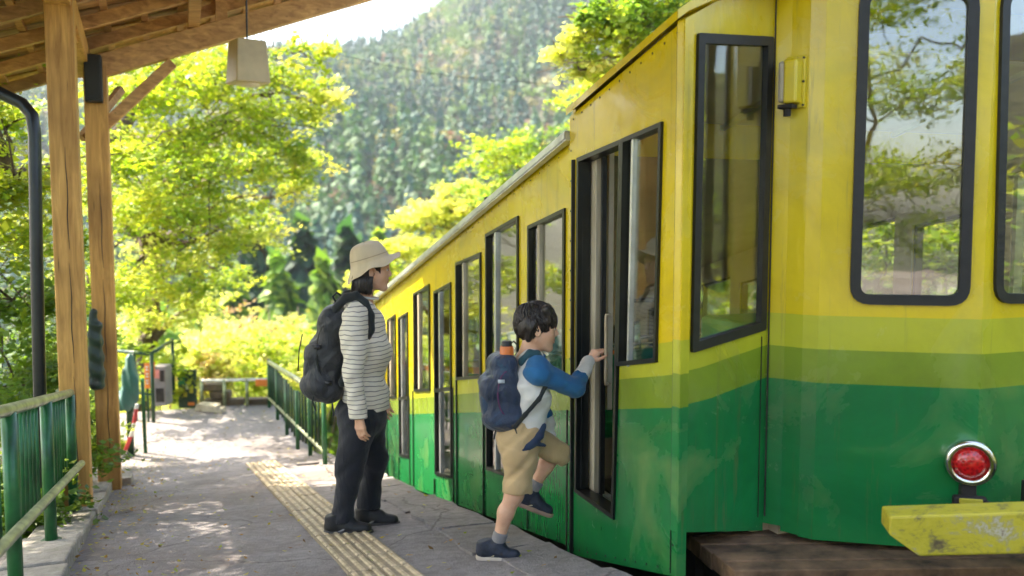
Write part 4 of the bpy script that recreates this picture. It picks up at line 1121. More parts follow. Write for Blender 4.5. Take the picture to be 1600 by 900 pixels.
def shoe(name, heel, toe, ank, sc, parent, upper, sole, accent):
    """heel and toe on the sole line"""
    h = np.array(heel, float); t = np.array(toe, float); a = np.array(ank, float); d = t - h; L = np.linalg.norm(d); d /= L
    side_ = norm(np.cross(d, (0, 0, 1))); up = np.cross(side_, d)
    lo = np.minimum(np.minimum(h, t), a) - .07; hi = np.maximum(np.maximum(h, t), a) + .08
    g = lambda f, w, z: h + d * L * f + side_ * w * sc + up * z * sc
    s = SDF(lo, hi, .0055)
    s.cone(g(.13, 0, .040), g(.45, 0, .045), .036 * sc, .040 * sc, .0); s.cone(g(.45, 0, .045), g(.86, .004, .034), .042 * sc, .030 * sc, .03)
    s.cone(g(.62, .014, .032), g(.80, .010, .030), .030 * sc, .028 * sc, .02); s.cone(g(.16, 0, .055), a, .036 * sc, .040 * sc, .03)
    s.cone(g(.20, 0, .082), g(.52, 0, .066), .036 * sc, .031 * sc, .02); s.cone(g(.16, 0, .06), g(.14, 0, .105), .038 * sc, .040 * sc, .02)
    c0 = g(0, 0, .012); s.half(c0, -up)
    ao = g(.2, 0, .118); s.half(ao, norm(up - d * .25))
    o = s.child('shoe', upper, parent)
    s = SDF(lo, hi, .0055)
    s.cone(g(.13, 0, .014), g(.5, .002, .014), .044 * sc, .042 * sc, .0); s.cone(g(.5, .004, .014), g(.86, .004, .016), .048 * sc, .041 * sc, .02)
    s.half(g(0, 0, .040), norm(up + d * .06)); s.half(g(0, 0, 0.0), -up)
    sm = s.mesh('sole'); so_ = bpy.data.objects.new('sole', sm); COL.objects.link(so_); sm.materials.append(sole); so_.parent = o
    sm.polygons.foreach_set('use_smooth', [True] * len(sm.polygons))
    for f in (.42, .50, .58):
        w = .030
        pts = [g(f, -w, .064), g(f + .01, -w * .5, .080 - (f - .42) * .08), g(f + .02, w * .5, .081 - (f - .42) * .08), g(f + .01, w, .066)]
        l_ = local(MB().tube(pts, .0028 * sc, 5), 'lace', accent, o)
    pts = [g(.30, .043, .030), g(.42, .046, .045), g(.52, .044, .055)]
    for sg in (-1, 1):
        pts = [g(.28, sg * .040, .028), g(.40, sg * .0445, .040), g(.50, sg * .042, .058)]
        local(MB().tube(pts, [.001, .007 * sc, .001], 5), 'logo_stripe', accent, o)
    return o
def pinroot(name, pos, rz, label, cat): return empty(name, pos, label, cat, None, rz)

# ---------------------------------------------------------------- woman
wl_t = ghit(562, 826); WR = R(9)
woman = empty('person', wl_t, 'woman in sun hat and striped shirt, standing on the platform, looking at the boy', 'person', None, WR)
WX = 562
def wq(px, py, y=0.0): return ((px - WX) / 273.0, y, (826 - py) / 273.0)
s = SDF((-.32, -.33, -.03), (.32, .33, 1.70), .0052)
HC = wq(586, 426)
qh = head(s, HC, .97, .06)
s.cone(wq(576, 440), wq(568, 478), .052, .055, .03)
s.cone(wq(568, 480), wq(566, 482), .07, .08, .03)
s.ell(wq(572, 530), (.095, .135, .16), .06); s.ell(wq(570, 610), (.09, .125, .14), .06); s.ell(wq(566, 655), (.10, .14, .10), .06)
for sg, el, wr_ in ((-1, wq(556, 572, -.215), wq(564, 634, -.225)), (1, wq(578, 572, .21), wq(600, 626, .20))):
    sh = wq(560, 494, .16 * sg); s.cone(wq(568, 486, .06 * sg), sh, .05, .052, .04); s.cone(sh, el, .046, .036, .03); s.cone(el, wr_, .036, .024, .02)
hand(s, wq(564, 634, -.225), (.10, .02, -1), (.75, .65, .05), 1.0, .32, -1, .03)
hand(s, wq(600, 626, .20), (.15, 0, -1), (.6, -.75, .05), 1.0, .35, 1, .03)
LG = [(-1, wq(563, 655, -.09), wq(548, 726, -.095), wq(537, 796, -.095)), (1, wq(575, 655, .09), wq(586, 726, .09), wq(574, 790, .10))]
for sg, hp, kn, an in LG: s.cone(hp, kn, .078, .052, .04); s.cone(kn, an, .050, .034, .02); s.cone(an, (an[0] + .01, an[1], .07), .026, .022, .02)
body = s.child('body', SKIN, woman, 2)
face_bits(qh, .97, woman, True)
# shirt
s = SDF((-.25, -.33, .60), (.25, .33, 1.42), .0058)
s.ell(wq(571, 520), (.118, .165, .17), .0); s.ell(wq(578, 548), (.125, .15, .13), .05); s.cone(wq(570, 560), wq(572, 636), .118, .128, .06, sq=(1, .80)); 
s.cone(wq(566, 484, -.07), wq(566, 484, .07), .068, .068, .05)
SH = [(-1, wq(558, 496, -.165), wq(556, 572, -.222), wq(565, 640, -.226)), (1, wq(562, 496, .165), wq(578, 572, .218), wq(600, 630, .20))]
for sg, a, b, c in SH: s.cone(a, b, .070, .055, .045); s.cone(b, c, .055, .042, .02)
s.wr(folds(.012, 1.0, .5))
s.cone(wq(577, 466), wq(572, 440), .062, .07, .004, 'S')
s.half(wq(570, 639), (.05, 0, -1)); s.ell(wq(571, 650), (.10, .12, .06), .0, 'S')
for sg, a, b, c in SH:
    d = norm(np.array(c) - np.array(b)); s.cone(np.array(c) + d * .035, np.array(c) + d * .15, .05, .06, .003, 'S')
s.child('striped_shirt', m_stripe(), woman)
colr = m_cloth('jersey_collar', (.62, .58, .50)).m
pts = [np.array(wq(576, 467)) + np.array((.066 * math.cos(a) + .002, .066 * math.sin(a), .012 * -math.cos(a) + .0)) for a in np.linspace(0, 2 * math.pi, 25)]
local(MB().tube(pts, .007, 6, False), 'collar', colr, woman)
# trousers
den = m_cloth('dark_trousers', (.010, .012, .019), .35, strength=.8, dist=.03).m
s = SDF((-.30, -.26, .03), (.26, .26, .92), .0062)
s.ell(wq(566, 648), (.135, .165, .13), .0); s.cone(wq(569, 610), wq(568, 640), .105, .12, .05, sq=(1, .8))
for sg, hp, kn, an in LG:
    s.cone(hp, kn, .102, .070, .05); s.cone(kn, (an[0] + .002, an[1], .075 - .015 * sg), .068, .058, .03)
s.wr(folds(.010, 1.1, 2.0, lambda X, Y, Z: (.45 + .8 * np.exp(-((Z - .12) / .12) ** 2) + .6 * np.exp(-((Z - .42) / .1) ** 2) + .5 * np.exp(-((Z - .72) / .1) ** 2))))
for sg, hp, kn, an in LG: s.cone((an[0] + .0, an[1], .045), (an[0] + .0, an[1], -.2), .075, .1, .003, 'S')
s.child('trousers', den, woman)
shb = simple('black_shoe_mesh', (.012, .012, .013), .55, 0, .4, 60, .5, 250); shs = simple('dark_sole', (.045, .045, .045), .6); lc_m = simple('grey_lace', (.20, .20, .21), .7)
shoe('shoe', (-.185, -.10, .012), (.075, -.135, .012), wq(537, 800, -.098), 1.0, woman, shb, shs, lc_m)
shoe('shoe', (-.02, .095, -.018), (.225, .07, -.018), (.03, .095, .095), 1.0, woman, shb, shs, lc_m)
# hair
s = SDF((-.18, -.16, 1.30), (.20, .16, 1.68), .005)
s.ell(qh(-.020, 0, .034), (.098, .082, .090), .0)
for y in (-1, 1):
    s.cone(qh(-.030, .050 * y, .0), qh(-.045, .056 * y, -.105), .034, .030, .03); s.cone(qh(-.045, .062 * y, -.10), qh(-.022, .066 * y, -.125), .026, .012, .02)
    s.cone(qh(.030, .072 * y, .035), qh(.046, .064 * y, -.015), .013, .004, .012); s.cone(qh(.046, .062 * y, .040), qh(.056, .056 * y, .010), .008, .003, .01)
s.cone(qh(-.070, 0, -.03), qh(-.074, 0, -.095), .040, .035, .04); s.cone(qh(-.07, .035, -.08), qh(-.10, .03, -.125), .03, .012, .02); s.cone(qh(-.07, -.035, -.08), qh(-.10, -.03, -.122), .03, .012, .02)
s.wr(lambda X, Y, Z: .0022 * np.sin(150 * Y + 40 * X + 12 * Z) + .0016 * np.sin(190 * X + 25 * Z))
s.half(np.array(wq(582, 411)) + np.array((-.05 * math.sin(R(17)) * 0, 0, .012)), (-math.sin(R(17)), 0, math.cos(R(17))), .01); s.ell(qh(.085, 0, -.02), (.062, .070, .10), .006, 'S'); s.ell(qh(.012, -.088, -.012), (.030, .022, .040), .004, 'S'); s.ell(qh(.012, .088, -.012), (.030, .022, .040), .004, 'S')
s.child('hair', HAIR, woman)
mb = MB()
for k in range(150):
    y = rng.uniform(-1, 1); sd = 1 if y > 0 else -1; x = rng.uniform(-.098, .010); yy = sd * (.086 - .030 * max(0, (-.06 - x) / .05)) if abs(y) > .35 else y * .2
    if abs(y) <= .35: x = -.104
    pts = [qh(x, yy * .95, -.035), qh(x - .004, yy * 1.05, -.05), qh(x - .006 + .012 * rng.random(), yy * 1.06, -.10), qh(x - .02 + .04 * rng.random(), yy * .96, -.132 - .012 * rng.random())]
    mb.tube(pts, [.004, .0048, .004, .0006], 5, False)
local(mb, 'hair_locks', HAIR, woman)
local(sphere(qh(-.006, -.088, -.052), (.004, .004, .005)), 'earring', M['chrome'], woman)
# hat
hatm = m_cloth('beige_cotton_hat', (.56, .45, .29), .15, strength=.35, dist=.01).m
hc = np.array(wq(582, 411)); ti = R(17)
def hat():
    mb = MB(); n = 56; rings = []
    prof_ = [(.0, .100, 0), (.042, .097, 0), (.070, .089, 0), (.088, .072, 0), (.099, .046, 0), (.107, .018, 0), (.109, .0, 0), (.112, -.008, 1), (.135, -.028, 1), (.158, -.045, 1), (.174, -.052, 1)]
    for r, h, br in prof_:
        rg = []
        for k in range(n):
            a = 2 * math.pi * k / n; cx, cy = math.cos(a), math.sin(a)
            rr = r; hh = h
            if br:
                f = (r - .106) / .068; hh += f * (.034 * max(0, cx) ** 1.5 - .030 * max(0, -cx) + .010 * math.sin(3 * a + .6) + .006 * math.sin(7 * a))
                rr -= f * .012 * (cy * cy) + f * .018 * max(0, -cx)
            else: hh += .004 * math.sin(2 * a + 1) * (h > .05)
            x, y = cx * rr * 1.0, cy * rr * .86
            X = x * math.cos(ti) - hh * math.sin(ti); Z = x * math.sin(ti) + hh * math.cos(ti)
            rg.append((hc[0] + X, hc[1] + y, hc[2] + Z))
        rings.append(rg)
    vs = [v for rg in rings for v in rg]; fs = []
    for i in range(len(rings) - 1):
        for k in range(n): a = i * n + k; b = i * n + (k + 1) % n; fs.append((a, a + n, b + n, b))
    mb.add(vs, fs); o = local(mb, 'sun_hat', hatm, woman)
    so2 = o.modifiers.new('solid', 'SOLIDIFY'); so2.thickness = .0035
    sb = o.modifiers.new('sub', 'SUBSURF'); sb.levels = sb.render_levels = 1
    pts = []
    for k in range(41):
        a = 2 * math.pi * k / 40; x, y, hh = math.cos(a) * .1055, math.sin(a) * .1055 * .86, .016
        pts.append((hc[0] + x * math.cos(ti) - hh * math.sin(ti), hc[1] + y, hc[2] + x * math.sin(ti) + hh * math.cos(ti)))
    local(MB().tube(pts, .0032, 5, False), 'hat_seam', m_cloth('hat_seam_shade', (.36, .28, .17)).m, o)
hat()
# backpack of the woman
def m_pack(name, c, c2):
    m = m_cloth(name, c, .5, strength=.9, dist=.03, rough=.5, fold=(3, 9)); n = m.noise(5, 3, .6, m.coord('Object'), 1.5)
    m.base(m.ramp(n, [(.42, c), (.6, tuple(x * 1.6 for x in c)), (.70, c2)])); return m.m
pkm = m_pack('black_nylon', (.012, .014, .017), (.03, .035, .04)); strap_m = m_cloth('black_webbing', (.012, .016, .016), .3).m
wpack = empty('backpack', wl_t, 'large black backpack worn by the woman in the sun hat', 'backpack', None, WR)
s = SDF((-.45, -.24, .72), (.15, .24, 1.45), .0065)
s.rbox(wq(524, 545), (.078, .140, .245), .07, .0, rot=-.10); s.rbox(wq(505, 570), (.075, .125, .15), .06, .04, rot=-.12); s.ell(wq(512, 600), (.11, .15, .10), .05)
s.wr(folds(.012, 1.1, 1.0))
s.child('pack_body', pkm, wpack)
s = SDF((-.45, -.24, .72), (.0, .24, 1.45), .0065); s.rbox(wq(493, 577), (.035, .10, .105), .03, .0, rot=-.15)
s.wr(folds(.008, 1.3, 4.0)); s.child('front_pocket', pkm, wpack)
for sg in (-1, 1):
    s = SDF((-.30, -.24, .75), (.20, .24, 1.45), .0055)
    pth = [(531, 482, .10), (546, 466, .105), (562, 463, .11), (575, 474, .12), (583, 492, .135), (583, 512, .145), (574, 530, .15), (556, 560, .15), (540, 590, .14)]
    for a, b in zip(pth, pth[1:]): s.cone(wq(a[0], a[1], a[2] * sg), wq(b[0], b[1], b[2] * sg), .026, .026, .01, sq=(0, 1.25))
    s.child('shoulder_strap', strap_m, wpack)
    z0 = np.array(wq(500, 545, .13 * sg)); z1 = np.array(wq(520, 612, .12 * sg)); local(MB().tube([z0, (z0 + z1) / 2 + (-.01, .005 * sg, 0), z1], .006, 6), 'compression_strap', strap_m, wpack)
lp = [wq(533, 478), wq(527, 466), wq(533, 460), wq(540, 465), wq(540, 474)]; local(MB().tube(lp, .006, 6), 'haul_loop', strap_m, wpack)
zp = [] and [np.array(wq(506 + 16 * math.cos(a) - 8, 560 + 56 * math.sin(a), -.148 * 1)) for a in np.linspace(-1.9, 1.5, 14)]

def arc(cx, cy, rx, ry, y, a0, a1, n, f, off=0):
    return [np.array(f(cx + rx * math.cos(a), cy + ry * math.sin(a), y)) + np.array((0, 0, 0)) for a in np.linspace(a0, a1, n)]
buck = simple('buckle_plastic', (.02, .02, .022), .3)
for y in (-.150, .150):
    local(MB().tube(arc(517, 545, 13, 40, y * .93, 1.8, 4.6, 12, wq), .0035, 5), 'zip', M['black_metal'], wpack)
local(MB().tube([wq(482, 520, -.05), wq(477, 545, -.06), wq(475, 575, -.06)], .0035, 5), 'zip', M['black_metal'], wpack)
for (x, z) in ((505, 536), (520, 590)):
    local(MB().box(Vector(wq(x, z, -.150)), .035, .012, .022), 'buckle', buck, wpack)
for pts in ([wq(499, 600, -.13), wq(497, 618, -.14), wq(501, 632, -.13)], [wq(524, 612, -.13), wq(527, 640, -.145)]):
    local(MB().tube(pts, .005, 5), 'loose_strap', strap_m, wpack)

# ---------------------------------------------------------------- boy
BX, BY, BS = 780, 868, 332.0
bo = ghit(BX, BY); BR = R(6)
boy = empty('person', bo, 'boy in blue and white raglan shirt and khaki shorts stepping up into the cable car', 'person', None, BR)
def bq_(px, py, y=0.0): return ((px - BX) / BS, y, (BY - py) / BS)
ht = Matrix.Rotation(-BR, 3, 'Z') @ (HAND_TARGET - bo); print('hand target local', ht, bq_(942, 545))
hk = (ht.x, ht.y, ht.z)
s = SDF((-.22, -.26, -.04), (.58, .34, 1.27), .0048)
bh = head(s, bq_(840, 509), .90, .12)
s.cone(bq_(831, 530), bq_(824, 556), .042, .046, .03); s.ell(bq_(826, 600), (.075, .11, .15), .05); s.ell(bq_(815, 665), (.085, .11, .09), .05)
wrB = (hk[0] - .075, hk[1] - .015, hk[2] - .062)
elB = (ht.x - .165, (wrB[1] * .5 - .16 * .5), .80); shB = bq_(836, 572, -.115)
s.cone(bq_(830, 560, -.04), shB, .04, .042, .03); s.cone(shB, elB, .038, .030, .03); s.cone(elB, wrB, .030, .021, .02)
shB2 = bq_(836, 572, .115); elB2 = bq_(850, 640, .15); wrB2 = bq_(868, 690, .15)
s.cone(bq_(830, 560, .04), shB2, .04, .042, .03); s.cone(shB2, elB2, .038, .030, .03); s.cone(elB2, wrB2, .030, .021, .02); hand(s, wrB2, (.3, 0, -1), (.7, -.6, .2), .80, .4, 1)
hand(s, wrB, (.62, .10, .78), (.70, .35, -.62), .82, .95, -1, .03)
legA = (bq_(810, 690, -.075), bq_(801, 762, -.08), bq_(776, 838, -.065)); legB = (bq_(828, 690, .075), bq_(874, 712, .08), bq_(836, 773, .09))
for hp, kn, an in (legA, legB):
    s.cone(hp, kn, .066, .042, .04); mid = tuple(a * .62 + b * .38 for a, b in zip(kn, an)); mid = (mid[0] - .010, mid[1], mid[2])
    s.cone(kn, mid, .037, .038, .03); s.cone(mid, an, .037, .025, .02)
s.cone(legA[2], (legA[2][0] + .005, legA[2][1], .06), .024, .02, .02)
s.child('body', SKIN, boy, 2); face_bits(bh, .90, boy, False)
# hair: layered cap with fringe
s = SDF((-.12, -.15, .85), (.30, .15, 1.30), .0048)
s.ell(bh(-.018, 0, .038), (.097, .078, .086), .0); s.ell(bh(-.045, 0, .0), (.066, .070, .066), .03)
for k in range(13):
    y = -.075 + .0125 * k; s.cone(bh(.045 - abs(y) * .35, y, .10), bh(.088 - abs(y) * .45, y * 1.05, .035 + .010 * math.sin(k * 2.3)), .020, .004, .012)
for sg in (-1, 1):
    s.cone(bh(.020, .078 * sg, .04), bh(.040, .074 * sg, -.010), .016, .004, .012); s.cone(bh(-.045, .066 * sg, .0), bh(-.045, .058 * sg, -.062), .026, .010, .02)
s.wr(lambda X, Y, Z: .0026 * np.sin(130 * Y + 50 * X + 30 * Z) + .002 * np.sin(170 * X - 45 * Z + 30 * Y))
s.ell(bh(.092, 0, -.045), (.066, .075, .085), .006, 'S')
for sg in (-1, 1): s.ell(bh(-.004, .088 * sg, -.020), (.028, .024, .038), .004, 'S')
s.child('hair', HAIR, boy)
tufts(bh, boy, 520, (-.06, .01, .12), lambda p: not (p[0] > .045 and p[2] < .035) and p[2] > -.025 and not (p[0] > .0 and p[2] < .01), .050, .0045, .25, .008, ((-.018, 0, .038), (.105, .085, .094)))
tufts(bh, boy, 60, (-.06, 0, .14), lambda p: p[0] > .045 and .03 < p[2] < .075, .036, .0042, .5, .004, ((-.014, 0, .036), (.107, .084, .094)))
tufts(bh, boy, 160, (-.05, 0, .10), lambda p: p[0] < -.02 and p[2] < .0 and p[2] > -.05, .028, .004, .8, .003, ((-.022, 0, .0), (.10, .078, .078)))
# shirt torso, sleeves, collar
white = m_cloth('white_jersey', (.62, .60, .56), .08, strength=.5, dist=.02).m; blue = m_cloth('blue_jersey', (.008, .11, .27), .2, strength=.5, dist=.02).m
s = SDF((-.14, -.26, .48), (.34, .26, 1.06), .0055)
s.ell(bq_(827, 596), (.090, .125, .155), .0); s.cone(bq_(825, 610), bq_(822, 668), .090, .098, .05, sq=(1, .82)); s.cone(bq_(828, 562, -.05), bq_(828, 562, .05), .056, .056, .04)
s.wr(folds(.011, 1.3, 3.0))
s.cone(bq_(833, 545), bq_(836, 520), .050, .06, .004, 'S'); s.half(bq_(815, 676), (.28, 0, -1)); s.child('shirt', white, boy)
for sg, a, b, c in ((-1, shB, elB, wrB), (1, shB2, elB2, wrB2)):
    a_, b_, c_ = map(np.array, (a, b, c)); lo = np.minimum(np.minimum(a_, b_), c_) - .12; hi = np.maximum(np.maximum(a_, b_), c_) + .12
    m1 = b_ + (c_ - b_) * .42
    s = SDF(lo, hi, .0055); s.cone(a_ + (-.004, -.035 * sg, .03), a_, .050, .056, .02); s.cone(a_ + (0, 0, .0), b_, .056, .044, .03); s.cone(b_, c_, .044, .034, .02)
    s.wr(folds(.010, 1.6, 1.0))
    s2 = SDF(lo, hi, .0055); s2.F = s.F.copy() + .0005
    d = norm(c_ - b_); s.half(m1, d); s.child('sleeve', blue, boy)
    s2.half(m1, -d); s2.half(c_ + d * .012, d); s2.child('cuff', white, boy)
pts = [np.array(bq_(833, 549)) + np.array((.052 * math.cos(a), .052 * math.sin(a), .014 * -math.cos(a))) for a in np.linspace(0, 2 * math.pi, 25)]
local(MB().tube(pts, .008, 6, False), 'collar', blue, boy)
# shorts
kh = m_cloth('khaki_cotton', (.46, .32, .16), .15, strength=.5, dist=.02).m
s = SDF((-.14, -.22, .24), (.42, .26, .70), .0055)
s.ell(bq_(814, 678), (.105, .135, .10), .0); s.cone(bq_(818, 655), bq_(816, 675), .09, .098, .03, sq=(1, .8))
hemA = np.array(bq_(806, 757, -.08)); hemB = np.array(bq_(866, 710, .08))
dA_ = norm(hemA - np.array(legA[0])); dB_ = norm(np.array(legB[1]) - np.array(legB[0])); F0 = s.F.copy()
s.cone(legA[0], hemA + dA_ * .05, .078, .061, .05); s.half(hemA, dA_); FA = s.F.copy(); s.F = F0.copy()
s.cone(legB[0], np.array(legB[1]) + dB_ * .01, .080, .058, .05); s.half(np.array(legB[1]) + (-.012, 0, -.040), (-.45, 0, -1)); s.F = np.minimum(s.F, FA)
s.wr(folds(.012, 1.4, 5.0))
s.cone(hemA + dA_ * -.02, hemA + dA_ * .1, .047, .053, .002, 'S')
s.child('shorts', kh, boy)
# socks and shoes
sock = m_cloth('grey_socks', (.22, .21, .22), .15).m
for an, kn in ((legA[2], legA[1]), (legB[2], legB[1])):
    a_, k_ = np.array(an), np.array(kn); d = norm(k_ - a_); s = SDF(a_ - .11, a_ + .11, .005); s.cone(a_ - d * .02, a_ + d * .045, .032, .034, .0); s.half(a_ + d * .052, d); s.child('sock', sock, boy)
nav = simple('navy_shoe_mesh', (.012, .018, .035), .55, 0, .5, 60, .5, 250); psole = simple('pale_sole', (.55, .47, .40), .6); gold = simple('tan_stripe', (.60, .52, .34), .5)
shoe('shoe', (-.105, -.045, .005), (.095, -.095, .010), legA[2], .80, boy, nav, psole, gold)
shoe('shoe', bq_(807, 795, .09), bq_(866, 818, .075), legB[2], .80, boy, nav, simple('brown_sole', (.30, .20, .15), .6), gold)
# jacket tied at the waist
jk = m_cloth('navy_fleece', (.012, .03, .075), .4).m
s = SDF((-.08, -.24, .46), (.30, .0, .72), .0055)
jp = [(790, 692, -.125), (808, 690, -.14), (826, 680, -.145), (838, 668, -.13), (846, 655, -.10)]
for a, b, ra, rb in zip(jp, jp[1:], (.010, .024, .016, .018), (.024, .016, .018, .012)): s.cone(bq_(*a), bq_(*b), ra, rb, .01, sq=(1, 1.4))
s.cone(bq_(828, 678, -.14), bq_(846, 684, -.12), .014, .008, .01); s.child('waist_strap', jk, boy)
# boy's backpack
bpack = empty('backpack', bo, 'small navy backpack worn by the boy, orange bottle in its top', 'backpack', None, BR)
bpm = m_pack('navy_nylon', (.010, .022, .050), (.012, .07, .13))
s = SDF((-.20, -.20, .52), (.22, .20, 1.06), .0058)
s.rbox(bq_(793, 604), (.062, .115, .175), .05, .0, rot=.22); s.rbox(bq_(772, 618), (.055, .10, .115), .05, .03, rot=.18); s.ell(bq_(782, 648), (.08, .11, .06), .04)
s.wr(folds(.008, 1.4, 2.5)); s.child('pack_body', bpm, bpack)
s = SDF((-.20, -.20, .52), (.22, .20, 1.06), .0058); s.rbox(bq_(762, 630), (.030, .08, .075), .026, .0, rot=.15); s.child('front_pocket', m_pack('navy_nylon_pocket', (.010, .035, .075), (.10, .04, .02)), bpack)
for sg in (-1, 1):
    s = SDF((-.10, -.22, .55), (.32, .22, 1.08), .005)
    pth = [(812, 558, .07), (824, 546, .08), (836, 547, .085), (846, 562, .10), (850, 580, .115)]
    for a, b in zip(pth, pth[1:]): s.cone(bq_(a[0], a[1], a[2] * sg), bq_(b[0], b[1], b[2] * sg), .021, .021, .01, sq=(0, 1.3))
    s.child('shoulder_strap', m_cloth('teal_webbing', (.010, .055, .075), .3).m if sg < 0 else strap_m, bpack)
    s = SDF((-.10, -.22, .55), (.32, .22, 1.08), .005)
    pth = [(848, 592, .118), (836, 612, .135), (815, 635, .140), (800, 655, .12)]
    for a, b in zip(pth, pth[1:]): s.cone(bq_(a[0], a[1], a[2] * sg), bq_(b[0], b[1], b[2] * sg), .011, .011, .01, sq=(1, 1.5))
    s.child('lower_strap', strap_m, bpack)
btl = tag(MB().build('bottle', None) if False else local(MB().lathe([(0, -.10), (.030, -.10), (.032, -.09), (.032, .035), (.028, .045)], bq_(790, 549, -.06), EZ, 18), 'bottle', simple('orange_steel', (.65, .16, .02), .35), None), 'orange drinks bottle with dark cap sticking out of the boy\'s backpack', 'bottle')
btl.location = bo; btl.rotation_euler = (0, 0, BR)
cap = local(MB().lathe([(.024, .044), (.024, .064), (.020, .068), (0, .068)], bq_(790, 549, -.06), EZ, 18), 'cap', M['rubber'], btl)

for y in (-.116, .116): local(MB().tube(arc(790, 604, 15, 34, y * .97, 1.9, 4.6, 14, bq_), .003, 5), 'zip', simple('purple_zip', (.10, .02, .08), .5), bpack)
local(MB().box(Vector(bq_(780, 585, -.118)), .03, .006, .016), 'label', simple('pale_label', (.45, .5, .55), .5), bpack)
local(MB().box(Vector(bq_(800, 652, -.118)), .03, .012, .02), 'buckle', buck, bpack)
for pts in ([bq_(773, 660, -.07), bq_(770, 676, -.08)], [bq_(800, 655, -.12), bq_(806, 672, -.13), bq_(803, 684, -.13)]):
    local(MB().tube(pts, .0045, 5), 'loose_strap', strap_m, bpack)
local(MB().tube([bq_(800, 545), bq_(797, 534), bq_(803, 530), bq_(809, 536), bq_(808, 546)], .005, 6), 'haul_loop', strap_m, bpack)
# ================================================================ VEGETATION
def m_leaf(name, trans=.55, rough=.5):
    m = NT(name); a = m.n('Attribute', _attribute_name='tint')
    m.base(a.outputs['Color']); m.set(Roughness=rough)
    tl = m.n('BsdfTranslucent'); m.l(a.outputs['Color'], tl.inputs[0])
    g = m.mix(1.0, a.outputs['Color'], (1.0, 1.0, .55), 'MULTIPLY'); m.l(g, tl.inputs[0])
    mx = m.n('MixShader'); mx.inputs[0].default_value = trans; m.l(m.b.outputs[0], mx.inputs[1]); m.l(tl.outputs[0], mx.inputs[2]); m.l(mx.outputs[0], m.out.inputs[0])
    return m.m
LEAF = m_leaf('leaves'); FIR = m_leaf('far_leaves', .25, .7)
BARK = simple('bark', (.10, .07, .045), .9, 0, .5, 14, .9, 30, .02)
def cards(C, N, D, size, tint, fold=.15, wid=.62):
    """C centres, N normals, D long directions (all Nx3), size N, tint Nx3 -> verts, faces, colours"""
    N = N / np.linalg.norm(N, axis=1)[:, None]; D = D - N * (D * N).sum(1)[:, None]; D /= np.linalg.norm(D, axis=1)[:, None] + 1e-9
    W = np.cross(N, D); s = size[:, None]
    V = np.stack([C - D * s * .5, C + W * s * wid * .5 + D * s * .06 - N * s * fold, C + D * s * .5 - N * s * fold * .6, C - W * s * wid * .5 + D * s * .06 - N * s * fold], 1)
    return V.reshape(-1, 3), np.repeat(tint, 4, 0)
def star_cards(C, N, D, size, tint):
    """five-lobed maple leaves: 10-point outline as one fan of quads"""
    N = N / np.linalg.norm(N, axis=1)[:, None]; D = D - N * (D * N).sum(1)[:, None]; D /= np.linalg.norm(D, axis=1)[:, None] + 1e-9
    W = np.cross(N, D); s = size[:, None]; out = []
    for a in (-2.1, -1.05, 0, 1.05, 2.1):
        L = .55 if abs(a) < 1.5 else .38; dd = D * math.cos(a) + W * math.sin(a); d1 = D * math.cos(a - .45) + W * math.sin(a - .45); d2 = D * math.cos(a + .45) + W * math.sin(a + .45)
        out += [C, C + d1 * s * .22, C + dd * s * L - N * s * .12, C + d2 * s * .22]
    return np.stack(out, 1).reshape(-1, 3), np.repeat(tint, 20, 0)
def leafmesh(name, V, T, mat, parent=None, kind=None):
    n = len(V) // 4; me = bpy.data.meshes.new(name)
    me.vertices.add(len(V)); me.vertices.foreach_set('co', V.astype(np.float32).ravel())
    me.loops.add(n * 4); me.loops.foreach_set('vertex_index', np.arange(n * 4, dtype=np.int32)); me.polygons.add(n); me.polygons.foreach_set('loop_start', np.arange(0, n * 4, 4, dtype=np.int32))
    a = me.color_attributes.new('tint', 'FLOAT_COLOR', 'POINT'); a.data.foreach_set('color', np.concatenate([T, np.ones((len(T), 1))], 1).astype(np.float32).ravel())
    me.update(); me.materials.append(mat); o = bpy.data.objects.new(name, me); COL.objects.link(o)
    if parent is not None: o.parent = parent; o.matrix_parent_inverse = world_of(parent).inverted()
    if kind: o['kind'] = kind
    return o
PAL = {'lime': [(.36, .48, .04), (.28, .42, .035), (.50, .58, .06), (.20, .33, .03), (.58, .58, .08)],
       'yellow': [(.60, .66, .14), (.54, .62, .10), (.70, .72, .24), (.46, .58, .09), (.68, .60, .18)],
       'green': [(.12, .24, .03), (.17, .31, .035), (.24, .38, .04), (.08, .16, .025), (.32, .42, .05)],
       'deep': [(.02, .07, .03), (.03, .095, .03), (.055, .13, .03), (.018, .055, .03)],
       'pink': [(.50, .36, .20), (.60, .50, .20), (.42, .46, .12), (.58, .56, .20), (.46, .26, .14)]}
